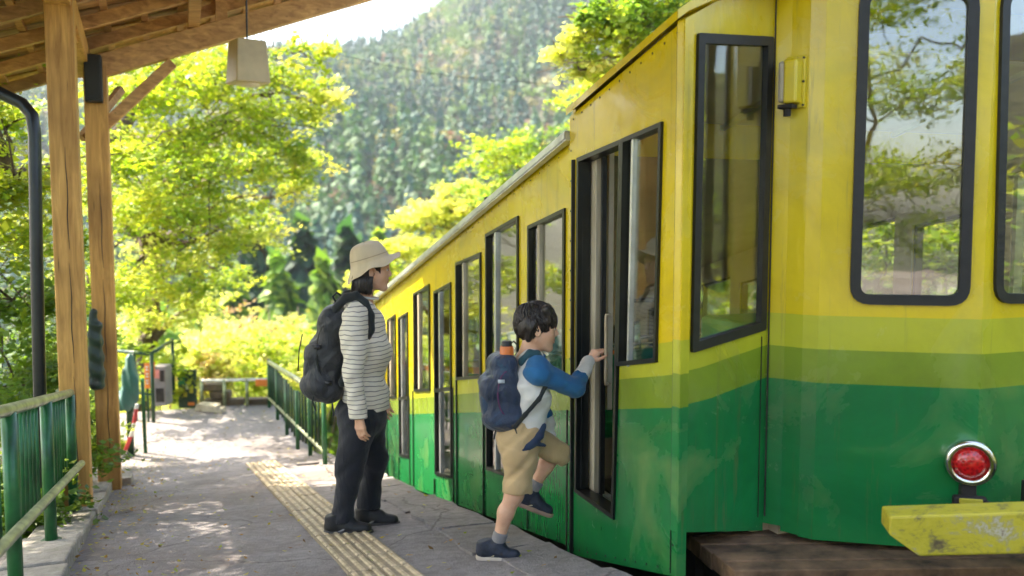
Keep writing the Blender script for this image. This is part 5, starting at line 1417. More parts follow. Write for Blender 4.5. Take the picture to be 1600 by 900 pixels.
def spray(c, Rr, n, pal, leaf=.075, flat=.38, tilt=None):
    """a layered mass of leaves: discs of leaves spread through a flattened ellipsoid"""
    c = np.array(c); nd = max(3, n // 55); k = n // nd; Vs, Ts = [], []
    pc = np.array(PAL[pal])
    for _ in range(nd):
        p = rng.normal(size=3); p = p / np.linalg.norm(p) * rng.random() ** .45; p = c + p * np.array([Rr, Rr, Rr * flat])
        az = rng.random() * 6.28; tl = .25 + .25 * rng.random(); ax = np.array([math.cos(az), math.sin(az), -tl]); ax /= np.linalg.norm(ax)
        sd = np.array([-math.sin(az), math.cos(az), 0]); r = Rr * (.28 + .22 * rng.random())
        u = rng.normal(size=k) * .5; v = rng.normal(size=k) * .30
        C = p + ax * (u * r)[:, None] + sd * (v * r)[:, None] + rng.normal(size=(k, 3)) * np.array([.03, .03, .035])
        nn = np.array([0, 0, 1]) + rng.normal(size=(k, 3)) * .42
        D = ax + rng.normal(size=(k, 3)) * .6
        base = pc[rng.integers(len(pc))]; t = base * .6 + pc[rng.integers(len(pc), size=k)] * .4; t = t * (0.8 + .4 * rng.random((k, 1)))
        V, T = cards(C, nn, D, leaf * (.5 + 1.0 * rng.random(k) ** 1.5), t); Vs.append(V); Ts.append(T)
    return np.concatenate(Vs), np.concatenate(Ts)
def limb(mb, a, b, r0, r1, sag=.12, n=6, sides=7):
    a, b = Vector(a), Vector(b); L = (b - a).length; pts = []; rs = []
    j = [Vector(rng.normal(size=3)) * L * .035 for _ in range(n + 1)]
    for i in range(n + 1):
        t = i / n; p = a.lerp(b, t) + EZ * (math.sin(math.pi * t) * L * sag) + j[i] * math.sin(math.pi * t); pts.append(p); rs.append(r0 + (r1 - r0) * t)
    mb.tube(pts, rs, sides); return pts
def broad_tree(label, base, top, sprays, r0=.14, cat='tree', group='maples around the platform', leaf=.075, name='maple_tree', pal='lime', flat=.38, twigs=5):
    base = Vector(base); top = Vector(top); root = empty(name, base, label, cat, group)
    mb = MB(); tp = limb(mb, base - EZ * .4, top, r0, r0 * .45, .0, 8, 10); Vs, Ts = [], []
    for c, Rr, n, *p in sprays:
        c = Vector(c); k = min(len(tp) - 2, max(2, int(len(tp) * min(.95, max(.3, (c.z - base.z - .6) / max(.5, top.z - base.z)))))); 
        k = min(range(2, len(tp)), key=lambda i: (tp[i] - c).length + abs(tp[i].z - c.z + .5) * .6)
        pts = limb(mb, tp[k], c, r0 * .34, .012, .08)
        for _ in range(twigs):
            q = c + Vector(rng.normal(size=3)) * Rr * .45; limb(mb, pts[random.randrange(3, 7)], q, .014, .004, .05, 4, 5)
        V, T = spray(c, Rr, n, p[0] if p else pal, leaf, flat); Vs.append(V); Ts.append(T)
    mb.build('trunk', BARK, root, True)
    leafmesh('crown', np.concatenate(Vs), np.concatenate(Ts), LEAF, root, 'stuff'); return root
A = lambda x, y, d: at(x, y, d)
def on_ground(p, dz=0): return Vector((p[0], p[1], terrain(p[0], p[1]) + dz))
# near left trees, whose crowns also shade the platform
broad_tree('leafy green maple left of the wooden posts behind the railing', on_ground(A(-40, 600, 7.5)), A(-20, 60, 7.8),
    [(A(30, 300, 7.2), .55, 1500), (A(60, 380, 8.2), .6, 1300), (A(20, 470, 7.5), .6, 1700, 'green'), (A(90, 540, 8.4), .6, 1500, 'green'), (A(40, 590, 7.4), .5, 1200, 'green'), (A(-60, 380, 7.0), .8, 1600), (A(-120, 520, 6.8), .8, 1500, 'green'), (A(10, 200, 8.0), .6, 1200), (A(-150, 250, 7.0), .9, 1600), (A(140, 450, 9.0), .6, 1300, 'lime'), (A(-200, 100, 7.0), 1.0, 1700), (A(110, 270, 9.0), .6, 1300)], .13)
broad_tree('wide lime green maple spreading its layered branches behind the second wooden post', on_ground(A(215, 560, 13.5)), A(190, 60, 13.0),
    [(A(215, 150, 11), .8, 2000), (A(290, 130, 11.5), .85, 2200), (A(250, 230, 11), .9, 2400), (A(340, 215, 12), .9, 2300), (A(420, 180, 12), .75, 1700), (A(445, 120, 12), .6, 1100), (A(500, 165, 12.5), .55, 800, 'yellow'), (A(420, 262, 12.5), .8, 1500),
     (A(490, 250, 12.5), .5, 600, 'yellow'), (A(300, 310, 12), .9, 2000), (A(210, 330, 11.5), .8, 1900), (A(370, 330, 13), .7, 1000), (A(260, 400, 12.5), .8, 1500, 'yellow'), (A(200, 440, 11), .7, 1500), (A(330, 90, 12), .7, 1500), (A(230, 500, 12), .6, 1100, 'yellow'), (A(310, 480, 14), .6, 700, 'yellow'), (A(470, 80, 12), .5, 650), (A(190, 250, 9.5), .6, 1300), (A(230, 80, 10), .6, 1200), (A(330, 260, 11), .8, 1500), (A(400, 370, 13), .7, 900, 'yellow'), (A(300, 370, 11.5), .8, 1500), (A(240, 320, 10.5), .7, 1400), (A(350, 430, 13.5), .7, 800, 'lime'), (A(260, 450, 12), .7, 1100, 'lime'), (A(460, 300, 13), .5, 500, 'yellow'), (A(430, 215, 11.6), .6, 900), (A(520, 140, 12.6), .4, 350, 'yellow')], .19)
broad_tree('second maple leaning over the path between the big maple and the railing', on_ground(Vector((-8.3, 8.2, 0))), Vector((-7.6, 8.0, 3.6)),
    [((-8.0, 6.8, 4.2), 1.0, 900), ((-6.6, 6.4, 4.6), .8, 600), ((-7.6, 9.6, 3.6), .9, 700), ((-6.8, 8.0, 5.2), .9, 700)], .14)
broad_tree('slender maple just outside the eaves, left of the wooden posts', on_ground(Vector((-5.6, 5.6, 0))), Vector((-5.4, 5.6, 3.8)), [((-4.9, 5.8, 3.7), .6, 1300), ((-4.6, 5.1, 3.1), .5, 1100), ((-5.4, 6.5, 4.2), .6, 1100), ((-4.5, 4.4, 3.1), .5, 900), ((-5.2, 5.0, 4.0), .6, 1000), ((-4.5, 5.7, 2.9), .4, 600)], .08)
for i, (x, y, h) in enumerate(((-5.7, 4.3, 4.6), (-5.8, 1.0, 4.6), (-9.0, 4.5, 5.6))):
    broad_tree(('young maple close behind the railing, left of the camera', 'tall maple further back along the railing', 'spreading maple up the bank left of the shelter')[i], on_ground(Vector((x, y, 0))), Vector((x, y, h)),
        [((x + a, y + b, h + c), .95, 1700) for a, b, c in ((.9, .5, -1.3), (-.6, 1.0, -1.0), (.3, -1.0, -.9), (.5, .9, -.1), (-.7, -.4, .2), (.8, -.4, .6), (0, .3, 1.1), (-.2, -.9, -1.8), (.7, 1.3, .8))], .13)
broad_tree('tall maple behind the camera beside the station', on_ground(Vector((.6, -7, 0))), Vector((.6, -7, 4.5)), [((.6 + a, -7 + b, c), 1.1, 3000) for a, b, c in ((0, 0, 5), (1, .5, 3.6), (-1, .4, 3.5), (.3, .8, 2.4), (-1.6, .2, 2.6), (1.7, 0, 2.5), (2.4, .3, 4.4), (-2.2, 0, 4.6), (0, .5, 6.2))], .06)
broad_tree('second maple behind the camera, farther from the track', on_ground(Vector((-3.2, -6.4, 0))), Vector((-3.2, -6.4, 4.5)), [((-3.2 + a, -6.4 + b, c), 1.1, 3000) for a, b, c in ((0, 0, 5), (1, .5, 3.6), (-1, .4, 3.5), (.3, .8, 2.4), (-1.6, .2, 2.2), (1.7, 0, 2.5), (0, .5, 6.2))], .06)
broad_tree('low bushy maple behind the camera between the two tall ones', on_ground(Vector((-1.2, -8.5, 0))), Vector((-1.2, -8.5, 3)), [((-1.2 + a, -8.5 + b, c), 1.3, 2600, 'yellow' if c > 3 else 'lime') for a, b, c in ((0, .4, 1.6), (1.4, .5, 2.4), (-1.4, .4, 2.3), (.2, .8, 3.4), (1.6, .2, 4.2), (-1.6, 0, 4.1), (.1, .3, 5.0), (2.6, 0, 1.6), (-2.8, 0, 1.5))], .06)
# pale yellow tree beyond the roof of the car
broad_tree('pale yellow tree rising behind the cable car roof', on_ground(A(760, 520, 21)), A(740, 330, 21),
    [(A(640, 395, 20), 1.0, 1600, 'yellow'), (A(700, 330, 21), 1.0, 2000, 'yellow'), (A(755, 315, 21), .9, 1700, 'yellow'), (A(700, 390, 21), 1.1, 2000, 'yellow'), (A(770, 370, 22), 1.1, 2000, 'yellow'), (A(650, 350, 21), .7, 900, 'yellow'), (A(715, 292, 21), .6, 800, 'yellow'), (A(640, 430, 20), 1.0, 1500, 'lime'), (A(800, 300, 22), .8, 900, 'yellow'), (A(590, 440, 21), .8, 900, 'yellow'), (A(830, 350, 22), 1.1, 1500, 'yellow')], .2, leaf=.13)
# trees right of the track, seen above and through the car
broad_tree('green and yellow maple hanging over the cable car roof at the top right', on_ground(Vector((4.6, 12.2, 0))), Vector((4.2, 11.6, 5.8)),
    [(A(870, 85, 10), .30, 420, 'yellow'), (A(905, 110, 10), .35, 600, 'yellow'), (A(950, 60, 10), .45, 900, 'lime'), (A(960, 120, 10.4), .40, 600, 'yellow'), (A(1000, 30, 10), .55, 1200, 'green'), (A(1040, 80, 10.3), .5, 900, 'lime'), (A(960, 15, 9.6), .4, 900, 'green'), (A(910, 30, 9.8), .22, 260, 'green'), (A(1100, 20, 10), .6, 1100, 'lime'), (A(1180, 60, 10.5), .8, 1500), (A(1300, 0, 11), 1.0, 1600), (A(890, 60, 10), .25, 260, 'yellow'), (A(1030, -20, 10), .6, 1100, 'green')], .15, leaf=.085)
k = 0
for x, y, h in ((5.6, 6.6, 3.4), (7.4, 9.2, 4.2), (4.4, 10.2, 3.6), (7.8, 5.0, 4.0), (2.4, 15.0, 3.0), (9.6, 7.4, 5.0), (0.6, 18.5, 2.4)):
    lab = ('leafy maple just beyond the far windows of the car head', 'taller maple behind the one at the far windows', 'bushy maple behind the middle of the cable car', 'maple at the right edge beyond the car nose', 'low maple beyond the rear part of the car', 'big maple farthest up the right bank', 'small maple beyond the lower end of the car')[k]; k += 1
    broad_tree(lab, on_ground(Vector((x, y, 0))), Vector((x, y, h)), [((x + a, y + b, h + c), 1.0, 1500, 'yellow' if (j + k) % 3 == 0 else 'lime' if j % 2 else 'green') for j, (a, b, c) in enumerate(((.9, .5, -1.3), (-.9, .6, -1.2), (.3, -1.0, -.9), (.5, .9, -.1), (-.7, -.4, -.1), (.8, -.4, .6), (0, .3, .9), (-.5, -.9, -2.0), (.9, .3, -2.4), (-.9, -.8, .6)))], .13, leaf=.10)
# ---------------------------------------------------------------- far woods
def conifer_proto(h, r, n, cone=True):
    u = rng.random(n) ** .75; z = h * (.12 + .88 * (1 - u)) if cone else None
    if cone:
        rr = r * (u ** .85) * (.55 + .5 * rng.random(n)); a = rng.random(n) * 6.28
        C = np.stack([np.cos(a) * rr, np.sin(a) * rr, z], 1); N = np.stack([np.cos(a) * .7, np.sin(a) * .7, np.full(n, .75)], 1) + rng.normal(size=(n, 3)) * .3; D = np.stack([np.cos(a), np.sin(a), np.full(n, -.55)], 1)
    else:
        p = rng.normal(size=(n, 3)); p /= np.linalg.norm(p, axis=1)[:, None]; p[:, 2] = p[:, 2] * .85; C = p * r * (.6 + .4 * rng.random((n, 1))); C[:, 2] += h * .58; C[:, 2] = np.maximum(C[:, 2], h * .1); N = p + rng.normal(size=(n, 3)) * .5; D = rng.normal(size=(n, 3))
    return C, N, D
def place_trees(pts, hfun, card, n, tint_fn, kinds):
    Vs, Ts = [], []; protos = [conifer_proto(1.0, .24 if c else .34, n, c) for c in (True, True, True, True, False, False, False)]
    for (x, y, z) in pts:
        kd = kinds(x, y); k = rng.integers(4) if kd else 4 + rng.integers(3); C, N, D = protos[k]; h = hfun(x, y, kd); a = rng.random() * 6.28; ca, sa = math.cos(a), math.sin(a)
        Rz = np.array([[ca, -sa, 0], [sa, ca, 0], [0, 0, 1]]).T; sx = h * (.9 + .35 * rng.random())
        Cc = C @ Rz * np.array([sx, sx, h]) + np.array([x, y, z]); t0 = tint_fn(x, y, kd)
        t = t0 * (.75 + .5 * rng.random((n, 1))); V, T = cards(Cc, N @ Rz, D @ Rz, card * h * (.7 + .6 * rng.random(n)), t, .1, .8); Vs.append(V); Ts.append(T)
    return np.concatenate(Vs), np.concatenate(Ts)
pts = []
y = 112.0
while y < YR + 40:
    st = 2.7 + (y - 112) * .0036
    x = -.62 * y - 20
    while x < .26 * y + 30:
        px, py = x + rng.uniform(-.45, .45) * st, y + rng.uniform(-.45, .45) * st
        if rng.random() > .08: pts.append((px, py, terrain(px, py) - .6))
        x += st
    y += st * 1.22
print('forest trees', len(pts))
def ftint(x, y, kd):
    v = noise.noise(Vector((x * .03, y * .02, 4))) + rng.normal() * .35
    if kd: c = np.array([.016, .075, .050]) if v < .1 else np.array([.045, .115, .035])
    else: c = np.array([.10, .18, .035]) if v < .25 else (np.array([.22, .21, .05]) if v < .75 else np.array([.20, .11, .07]))
    return c * (.8 + .45 * rng.random())
V, T = place_trees(pts, lambda x, y, k: (8.5 if k else 6.3) * rng.uniform(.75, 1.25), .17, 40, ftint, lambda x, y: (noise.noise(Vector((x * .02, y * .012, 1))) + rng.normal() * .35) < .12)
tag(leafmesh('mountain_forest', V, T, FIR, None, 'stuff'), 'mixed conifer and autumn forest covering the mountainside beyond the valley', 'forest')
# trees of the valley floor that can be told apart
def valley_tree(label, px, depth, ytop, kind, pal, wide=1.0, group='trees across the valley floor'):
    top = A(px, ytop, depth); base = on_ground(top); h = max(3.0, top.z - base.z); n = 900
    root = empty('cedar_tree' if kind else 'broadleaf_tree', base, label, 'tree', group)
    C, N, D = conifer_proto(1.0, (.20 if kind else .33) * wide, n, kind); pc = np.array(PAL[pal]); blob = rng.normal(size=(8, 3))
    C = C + .02 * np.sin(C[:, [1, 2, 0]] * 23) ; t = pc[rng.integers(len(pc), size=n)] * (.75 + .5 * rng.random((n, 1)))
    V, T = cards(C * h + np.array(base), N, D, (.075 * (.6 + .8 * rng.random(n))) * h, t, .1, .7)
    leafmesh('crown', V, T, LEAF, root, 'stuff'); MB().tube([base - EZ, base + EZ * h * .55, base + EZ * h * .93], [h * .022, h * .014, .02], 8).build('trunk', BARK, root, True)
vt = [(300, 60, 405, 1, 'deep', 'dark cedar seen through the maple leaves above the grey railing box'), (345, 52, 380, 1, 'green', 'slim cedar left of the one in the gap of the maple'), (392, 58, 345, 1, 'deep', 'tall dark cedar in the gap between maple and woman'), (432, 50, 395, 1, 'green', 'mid green cedar just left of the backpack'), (470, 60, 340, 1, 'deep', 'tall cedar directly behind the backpack top'), (505, 52, 400, 1, 'green', 'cedar rising between backpack and hat'), (540, 62, 350, 1, 'deep', 'dark cedar behind the crown of the hat'),
      (590, 60, 360, 1, 'green', 'cedar just right of the hat brim'), (365, 34, 470, 0, 'green', 'round bushy tree above the far barrier'), (420, 36, 455, 0, 'lime', 'rounded light green tree above the right fence end'), (465, 38, 450, 0, 'green', 'leafy tree hidden partly by the backpack'), (318, 30, 480, 0, 'yellow', 'yellowish small tree left above the barrier'), (520, 40, 440, 0, 'lime', 'light green tree behind the woman'), (260, 45, 400, 0, 'green', 'green tree behind the orange sign'), (570, 40, 450, 0, 'yellow', 'yellow green tree at the lower end of the car'), (620, 48, 400, 0, 'lime', 'lime tree behind the rear roof of the car'), (850, 60, 230, 1, 'deep', 'dark cedar beyond the car roof on the right')]
for px, d, yt, kd, pal, lab in vt: valley_tree(lab, px, d, yt, bool(kd), pal)
# bushes at the end of the platform and behind the railing
def bush(label, c, Rr, n, pal, leaf=.06, flat=.75, name='shrub'):
    c = Vector(c); root = empty(name, on_ground(c), label, 'shrub', 'shrubs round the platform'); mb = MB()
    Vs, Ts = [], []
    for _ in range(5):
        q = c + Vector((rng.uniform(-.5, .5) * Rr, rng.uniform(-.5, .5) * Rr, rng.uniform(-.2, .35) * Rr)); limb(mb, Vector((c.x, c.y, root.location.z - .1)), q, .018, .005, .03, 5, 5)
        V, T = spray(q, Rr * .62, n // 5, pal, leaf, flat); Vs.append(V); Ts.append(T)
    mb.build('stems', BARK, root, True); leafmesh('foliage', np.concatenate(Vs), np.concatenate(Ts), LEAF, root, 'stuff')
bl = [(285, 565, 15.5, 1.0, 'yellow', 'yellow shrub behind the green notice board'), (335, 585, 15.5, .9, 'pink', 'pinkish shrub behind the left of the far barrier'), (380, 575, 16.0, 1.1, 'yellow', 'yellow green shrub behind the middle of the far barrier'), (425, 590, 15.5, .9, 'lime', 'lime shrub at the far end of the right fence'), (400, 545, 18, 1.3, 'pink', 'tall orange tinted shrub in the middle distance'), (330, 545, 19, 1.2, 'yellow', 'tall yellow shrub left of the orange tinted one'), (455, 560, 16, 1.1, 'lime', 'green shrub behind the right fence'), (500, 600, 13.5, .9, 'yellow', 'yellow shrub between fence and woman'), (250, 590, 14, .8, 'lime', 'lime shrub behind the metal frame gate'), (205, 590, 12, .8, 'lime', 'shrub beside the teal covered post'), (120, 650, 9.5, .45, 'green', 'dark green shrub behind the second wooden post'), (170, 705, 9.6, .2, 'lime', 'small shrub at the foot of the leaning pole'),
      (40, 660, 6.6, .55, 'green', 'green shrub behind the railing left of the drainpipe foot'), (95, 700, 6.9, .5, 'green', 'green shrub behind the railing beside the first wooden post'), (-30, 760, 5.6, .6, 'green', 'shrub at the far left below the railing'), (20, 820, 5.4, .4, 'green', 'low shrub seen through the railing bars'), (112, 690, 8.4, .4, 'lime', 'low shrub between the two wooden posts'), (65, 780, 6.0, .35, 'green', 'small leafy plant behind the curb')]
for px, py, d, r_, pal, lab in bl: bush(lab, A(px, py, d), r_, int(900 + 1500 * r_), pal, .06 if d < 12 else .09)
# undergrowth on the bank: one cover of low leaves
n = 30000
l_ = rng.uniform(-3, 40, n); t_ = np.where(rng.random(n) < .5, rng.uniform(-14, -.95, n), rng.uniform(5.2, 14, n)); m_ = (l_ > 12.6); t_[m_] = rng.uniform(-16, 10, m_.sum())
X = E1.x * l_ + E2.x * t_; Y = E1.y * l_ + E2.y * t_
C = np.array([(x, y, terrain(x, y) + .05 + rng.random() * .35) for x, y in zip(X, Y)]); pc = np.array(PAL['green'] + PAL['lime'])
V, T = cards(C, np.array([0, 0, 1]) + rng.normal(size=(n, 3)) * .5, rng.normal(size=(n, 3)), .12 + .12 * rng.random(n), pc[rng.integers(len(pc), size=n)])
tag(leafmesh('undergrowth', V, T, LEAF, None, 'stuff'), 'low leafy undergrowth covering the banks on both sides', 'undergrowth')
# fallen leaves
n = 1500; l_ = rng.uniform(0, 12.2, n); t_ = np.where(rng.random(n) < .55, T_L + .18 + np.abs(rng.normal(size=n)) * .3, rng.uniform(-.6, 1.6, n))
Cs = []
for a, b in zip(l_, t_):
    if b < edge_t(a) - .03: p = P(a, b, gz(a) + .018 + .012 * rng.random()); Cs.append(tuple(p))
C = np.array(Cs); n = len(C); pc = np.array([(.5, .38, .05), (.40, .22, .05), (.5, .45, .10), (.22, .13, .06), (.30, .36, .05)])
V, T = cards(C, np.array([0, .15, 1]) + rng.normal(size=(n, 3)) * .28, rng.normal(size=(n, 3)), .018 + .022 * rng.random(n), pc[rng.integers(len(pc), size=n)])
tag(leafmesh('fallen_leaves', V, T, LEAF, None, 'stuff'), 'small yellow and brown leaves scattered over the platform', 'leaves')
# ================================================================ THINGS AT THE FAR END
def far_fence():
    a, b = lt(fN), lt(fF); r = empty('fence', fN, 'green metal picket fence running away on the right of the far platform', 'fence')
    n = 5; H0, H1 = .64, .60
    def pt(f, h, dt=0): l = a[0] + (b[0] - a[0]) * f; t = a[1] + (b[1] - a[1]) * f; return P(l, t + dt, gz(l) + h)
    for k in range(n + 1): MB().tube([pt(k / n, -.02), pt(k / n, H0)], .022, 8).build('post', M['green_rail'], r, True)
    MB().tube([pt(0, H0), pt(1, H1)], .028, 8).build('top_rail', M['pipe'], r, True); MB().tube([pt(0, .12), pt(1, .12)], .02, 8).build('bottom_rail', M['pipe'], r, True)
    m = 21
    for k in range(m):
        f = (k + .5) / m; MB().tube([pt(f, .12), pt(f, H0 - .01)], .014, 6).build('picket', M['dark_green'], r, True)
far_fence()
def gd(px, py): return ghit(px, py)
# frame gate with orange sign
g0 = gd(240, 660); g1 = gd(272, 628)
fr_ = empty('frame_gate', g0, 'dark green metal frame of thin bars standing at the far left of the platform', 'gate')
dg = (g1 - g0); dg.z = 0
def up_to(p, py): # height above p seen at row py
    return hit(800 + 0, py, p, Vector((0, 1, 0))).z
zt_ = up_to(g0, 553)
left_ = Vector((gd(205, 640).x, g0.y + .25, g0.z))
for p in (g0, g1, left_, left_.lerp(g0, .55)): MB().tube([Vector((p.x, p.y, p.z - .02)), Vector((p.x, p.y, zt_))], .024, 8).build('upright', M['dark_green'], fr_, True)
for p, q in ((left_, g0), (g0, g1)): MB().tube([Vector((p.x, p.y, zt_)), Vector((q.x, q.y, zt_))], .024, 8).build('top_bar', M['dark_green'], fr_, True)
MB().tube([Vector((left_.x, left_.y, zt_ - .5)), Vector((g0.x, g0.y, zt_ - .5))], .014, 8).build('cross_bar', M['dark_green'], fr_, True)
YD = Vector((0, 1, 0)); XD = Vector((1, 0, 0))
def board(name, label, cat, x0, x1, y0, y1, depth, th, mat, marks=None, legs=0):
    a, b = at(x0, y0, depth), at(x1, y1, depth); c = (a + b) / 2
    r = empty(name, Vector((c.x, c.y, b.z)), label, cat)
    MB().box(c, abs(b.x - a.x), th, abs(a.z - b.z)).build('panel', mat, r, bevel=.006)
    for k in range(legs): 
        x = a.x + .03 + (abs(b.x - a.x) - .06) * k / max(1, legs - 1); MB().tube([Vector((x, c.y, b.z)), Vector((x, c.y, gz(E1.dot(c)) - .05))], .014, 6).build('leg', M['dark_green'], r)
    for mk in (marks or []):
        fx0, fz0, fx1, fz1, m_, nm = mk; w, h = abs(b.x - a.x), abs(a.z - b.z)
        MB().box(Vector((a.x + w * (fx0 + fx1) / 2, c.y - th / 2 - .003, b.z + h * (fz0 + fz1) / 2)), w * (fx1 - fx0), .005, h * (fz1 - fz0)).build(nm, m_, r)
    return r
OR = simple('orange_sign', (.75, .20, .03), .5); WH = simple('white_paint', (.75, .74, .70), .5); GY = simple('grey_box', (.22, .20, .20), .5); PK = simple('pink_label', (.6, .22, .2), .5)
ms = []
for k in range(3):
    z = .18 + .27 * k; ms += [(.25, z, .75, z + .035, WH, 'lettering'), (.25, z + .12, .75, z + .155, WH, 'lettering'), (.46, z, .54, z + .16, WH, 'lettering')]
board('orange_sign', 'tall narrow orange sign with white characters at the frame gate', 'sign', 226, 235, 567, 607, 10.9, .02, OR, ms, 1)
board('orange_sign', 'short orange panel right of the tall orange sign', 'sign', 237.5, 242, 565, 590, 10.95, .02, OR)
board('control_box', 'grey weathered equipment box standing inside the frame gate', 'box', 246, 264, 570, 632, 11.3, .22, GY, [(.1, .7, .5, .92, PK, 'label_plate'), (.55, .62, .9, .9, M['under'], 'vent'), (.15, .1, .85, .45, M['under'], 'door_panel')])
GB_ = m_conc('dark_notice_board', (.05, .09, .06), .5, 2.0)
board('notice_board', 'dark green notice board with faded papers beyond the platform end', 'board', 279, 307, 577, 638, 12.2, .05, GB_, [(.0, .62, .4, .98, M['seat_green'], 'paper'), (.45, .5, .6, .62, WH, 'paper'), (.65, .4, .85, .56, M['board'], 'paper'), (.3, .3, .5, .42, M['board'], 'paper'), (.55, .08, .9, .16, OR, 'paper')])
# teal covered post with red and white leaning pole
tq = gd(205, 712)
tl = empty('covered_post', tq, 'green post wrapped in a teal cloth beside the leaning red and white pole', 'post')
MB().tube([tq, tq + EZ * .95], .035, 10).build('post', M['dark_green'], tl, True); MB().tube([tq + XD * .11 + YD * .1, tq + XD * .10 + YD * .1 + EZ * .8], .02, 8).build('post', M['green_rail'], tl, True)
s = SDF((-.2, -.2, .40), (.25, .2, 1.2), .009)
s.cone((.0, 0, 1.02), (.03, 0, .80), .045, .075, .02); s.cone((.03, 0, .80), (-.03, .0, .58), .075, .10, .03); s.cone((-.05, -.03, .62), (-.08, -.02, .50), .05, .045, .03)
s.wr(lambda X, Y, Z: .012 * np.sin(60 * X + 9 * Z) + .008 * np.sin(50 * Y + 14 * Z + 1)); s.half((0, 0, .47), (-.2, 0, -1))
s.child('cloth', m_cloth('teal_tarpaulin', (.03, .13, .11), .3, rough=.5).m, tl); tl.location = tq
pole = NT('red_white_bands'); z_ = pole.n('SeparateXYZ'); pole.l(pole.coord('Object'), z_.inputs[0]); ml = pole.n('Math', _operation='MULTIPLY', i1=3.2); pole.l(z_.outputs[2], ml.inputs[0]); fr2 = pole.n('Math', _operation='FRACT'); pole.l(ml.outputs[0], fr2.inputs[0])
pole.base(pole.ramp(fr2.outputs[0], [(0, (.62, .06, .06)), (.5, (.75, .70, .66))], 'CONSTANT'))
p0_, p1_ = gd(196, 712) - YD * .06, at(214, 632, tq.y * .985); tag(MB().tube([p0_, p0_.lerp(p1_, .5) + XD * .03, p1_], .02, 8).build('barrier_pole', pole.m, None, True), 'red and white striped pole leaning against the teal covered post', 'pole')
# dark bag-like cover between the two wooden posts
pl_ = E1 * (l_2 - PW / 2 - .085); dq = hit(151, 600, pl_, E1); gl = dq.dot(E1); bt_ = dq.dot(E2)
zA, zB = hit(152, 497, pl_, E1).z, hit(152, 618, pl_, E1).z
cv = empty('wrapped_bundle', dq, 'tall dark green wrapped bundle hanging on the front of the second wooden post', 'bundle'); cxy = P(gl, bt_, 0)
s = SDF((-.14, -.14, zB - .1), (.14, .14, zA + .1), .009)
s.cone((0, 0, zA - .06), (0, 0, zB + .1), .05, .06, .0); s.cone((0, 0, zA + .0), (0, 0, zA + .04), .03, .035, .02); s.wr(lambda X, Y, Z: .006 * np.sin(50 * Z + 30 * X) + .005 * np.sin(80 * X))
o = s.child('cover', m_cloth('dark_green_tarpaulin', (.012, .03, .018), .6, rough=.45).m, cv); o.location = Vector((cxy.x, cxy.y, 0)) - cv.location; o.parent = cv
MB().tube([Vector((cxy.x, cxy.y, zA)) , Vector((cxy.x, cxy.y, zA + .06)) + E1 * .09], .006, 8).build('hook', M['dark_green'], cv, True)
# far barrier wall and rails
b0, b1 = gd(312, 638), gd(420, 636)
br = empty('end_barrier', b0, 'low brown stone wall with a pale top rail closing the far end of the platform', 'barrier')
dv = (b1 - b0); dv.z = 0; L_ = dv.length; dv.normalize(); nv = Vector((-dv.y, dv.x, 0))
k = 0; x = 0
while x < L_ * .95:
    for row in range(3):
        w = .26 + random.uniform(-.03, .03); h = .10
        if x + w > L_ * .48 and row > 0: continue
        MB().box(b0 + dv * (x + w / 2 + (row % 2) * .08) + nv * (.25 + random.uniform(-.01, .01)) + EZ * (.05 + row * .105 - .02), w - .012, .16, h - .008, dv, nv).build('stone', M['stone'], br, bevel=.012)
    x += .28
for f in (0.0, .33, .66, 1.0): MB().tube([b0 + dv * L_ * f + nv * .12 - EZ * .05, b0 + dv * L_ * f + nv * .12 + EZ * .36], .022, 8).build('post', M['pipe'], br, True)
MB().tube([b0 + nv * .12 + EZ * .345, b1 + nv * .12 + EZ * .345 + EZ * (b0.z - b1.z)], .02, 8).build('top_rail', WH, br, True)
tag(MB().beam(b0 + dv * L_ * .80 + nv * .08 + EZ * .31, b0 + dv * L_ * .99 + nv * .08 + EZ * .31, .02, .09).build('orange_band', OR), 'orange board fixed to the right end of the far rail', 'board')
lg = empty('timber_stack', gd(322, 642), 'pale cut timbers lying in front of the far stone wall', 'timber')
for k in range(4): MB().beam(lg.location + XD * (-.12 + .01 * k) + YD * (k % 2) * .1 + EZ * (.03 + .045 * (k // 2)), lg.location + XD * (.26 - .03 * k) - YD * .12 + YD * (k % 2) * .1 + EZ * (.03 + .045 * (k // 2)), .08, .045).build('plank', M['pale_wood'], lg)
# blue marker stick at the platform edge behind the woman
bm = gd(587, 735); e_ = bm + E2 * 0.0
tag(MB().tube([e_, e_ + EZ * .33], .014, 8).build('marker_stake', simple('cyan_plastic', (.02, .35, .50), .4), None, True), 'thin cyan stake at the platform edge behind the woman', 'stake')
# joint line across the platform where the paving changes
# overhead wire with hanging leaves
wa, wb = A(330, 30, 14), A(1000, 130, 16); pts_ = [wa.lerp(wb, k / 20) - EZ * 1.0 * math.sin(math.pi * k / 20) * .35 for k in range(21)]
tag(MB().tube(pts_, .005, 5).build('overhead_wire', M['rubber']), 'thin dark wire crossing in front of the mountain', 'wire')

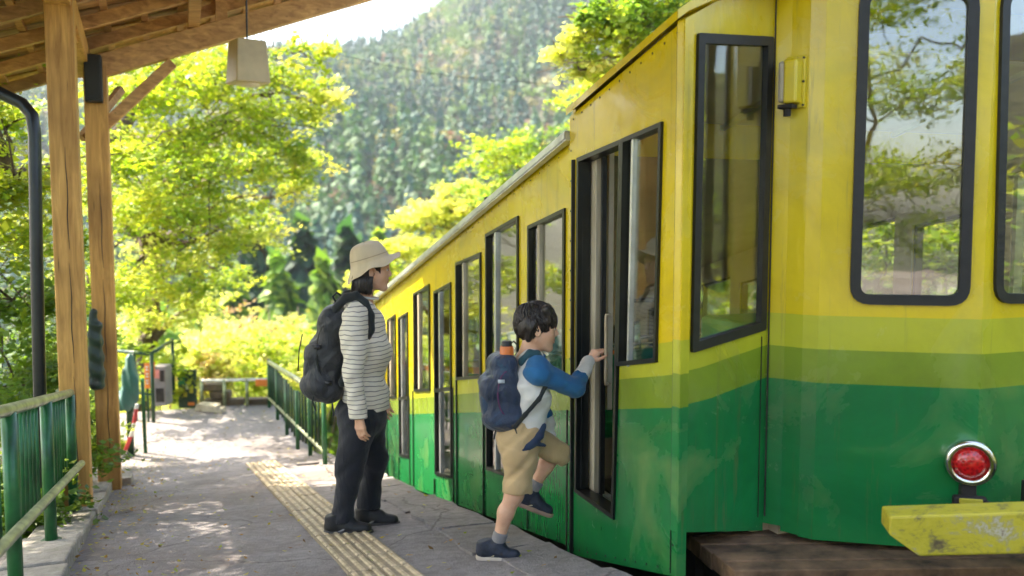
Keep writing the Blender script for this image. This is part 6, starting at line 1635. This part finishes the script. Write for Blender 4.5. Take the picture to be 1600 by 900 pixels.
# station building behind the camera (its pale wall is what the car's front glass looks at)
def station():
    r = empty('station_building', P(-7.5, 5, gz(-7.5)), 'cream plastered station building with a canopy at the top end of the platform', 'building')
    z0 = gz(-7) - .1; pl = simple('cream_plaster', (.60, .50, .36), .8, 0, .15, 3)
    def q(t0, z0_, t1, z1_): return [P(-7, t0, z0_), P(-7, t1, z0_), P(-7, t1, z1_), P(-7, t0, z1_)]
    hs = [q(2.8, z0 + .05, 3.8, z0 + 2.1), q(4.6, z0 + .9, 5.8, z0 + 2.0), q(6.4, z0 + .9, 7.6, z0 + 2.0)]
    vs, fs = plate_geo(q(1.6, z0, 8.8, z0 + 3.0), hs, E1, .2); MB().add(vs, fs).build('wall', pl, r)
    for h in hs[1:]: f = frame_on(h, E1, .05, .02, .1, M['old_wood'], 'window', r); pane_on(h, E1, .04, -.03, M['glass'], 'pane', f)
    d = frame_on(hs[0], E1, .06, .02, .1, M['old_wood'], 'door', r); vs, fs = plate_geo([p - E1 * .05 for p in inset4(hs[0], .05)], [], E1, .04); MB().add(vs, fs).build('door_leaf', M['post_wood'], d)
    MB().box(P(-9, 5.2, z0 + 1.45), 7.0, 3.4, 2.9, E2, E1).build('rear_rooms', pl, r)
    MB().box8([P(-11.5, 1.2, z0 + 3.02), P(-11.5, 9.2, z0 + 3.02), P(-5.2, 9.2, z0 + 3.02), P(-5.2, 1.2, z0 + 3.02), P(-11.5, 1.2, z0 + 3.2), P(-11.5, 9.2, z0 + 3.2), P(-5.2, 9.2, z0 + 3.2), P(-5.2, 1.2, z0 + 3.2)][::1]).build('roof', M['old_wood'], r)
station()
# ---------------------------------------------------------------- haze
hz = NT('haze'); hz.t.nodes.remove(hz.b); pv = hz.n('VolumePrincipled'); pv.inputs['Density'].default_value = .00028; pv.inputs['Color'].default_value = (.80, .88, 1.0, 1); pv.inputs['Anisotropy'].default_value = .2
hz.l(pv.outputs[0], hz.out.inputs[1])
tag(MB().box8([(-900, -200, -240), (700, -200, -240), (700, 900, -240), (-900, 900, -240), (-900, -200, 260), (700, -200, 260), (700, 900, 260), (-900, 900, 260)]).build('haze', hz.m), kind='stuff')
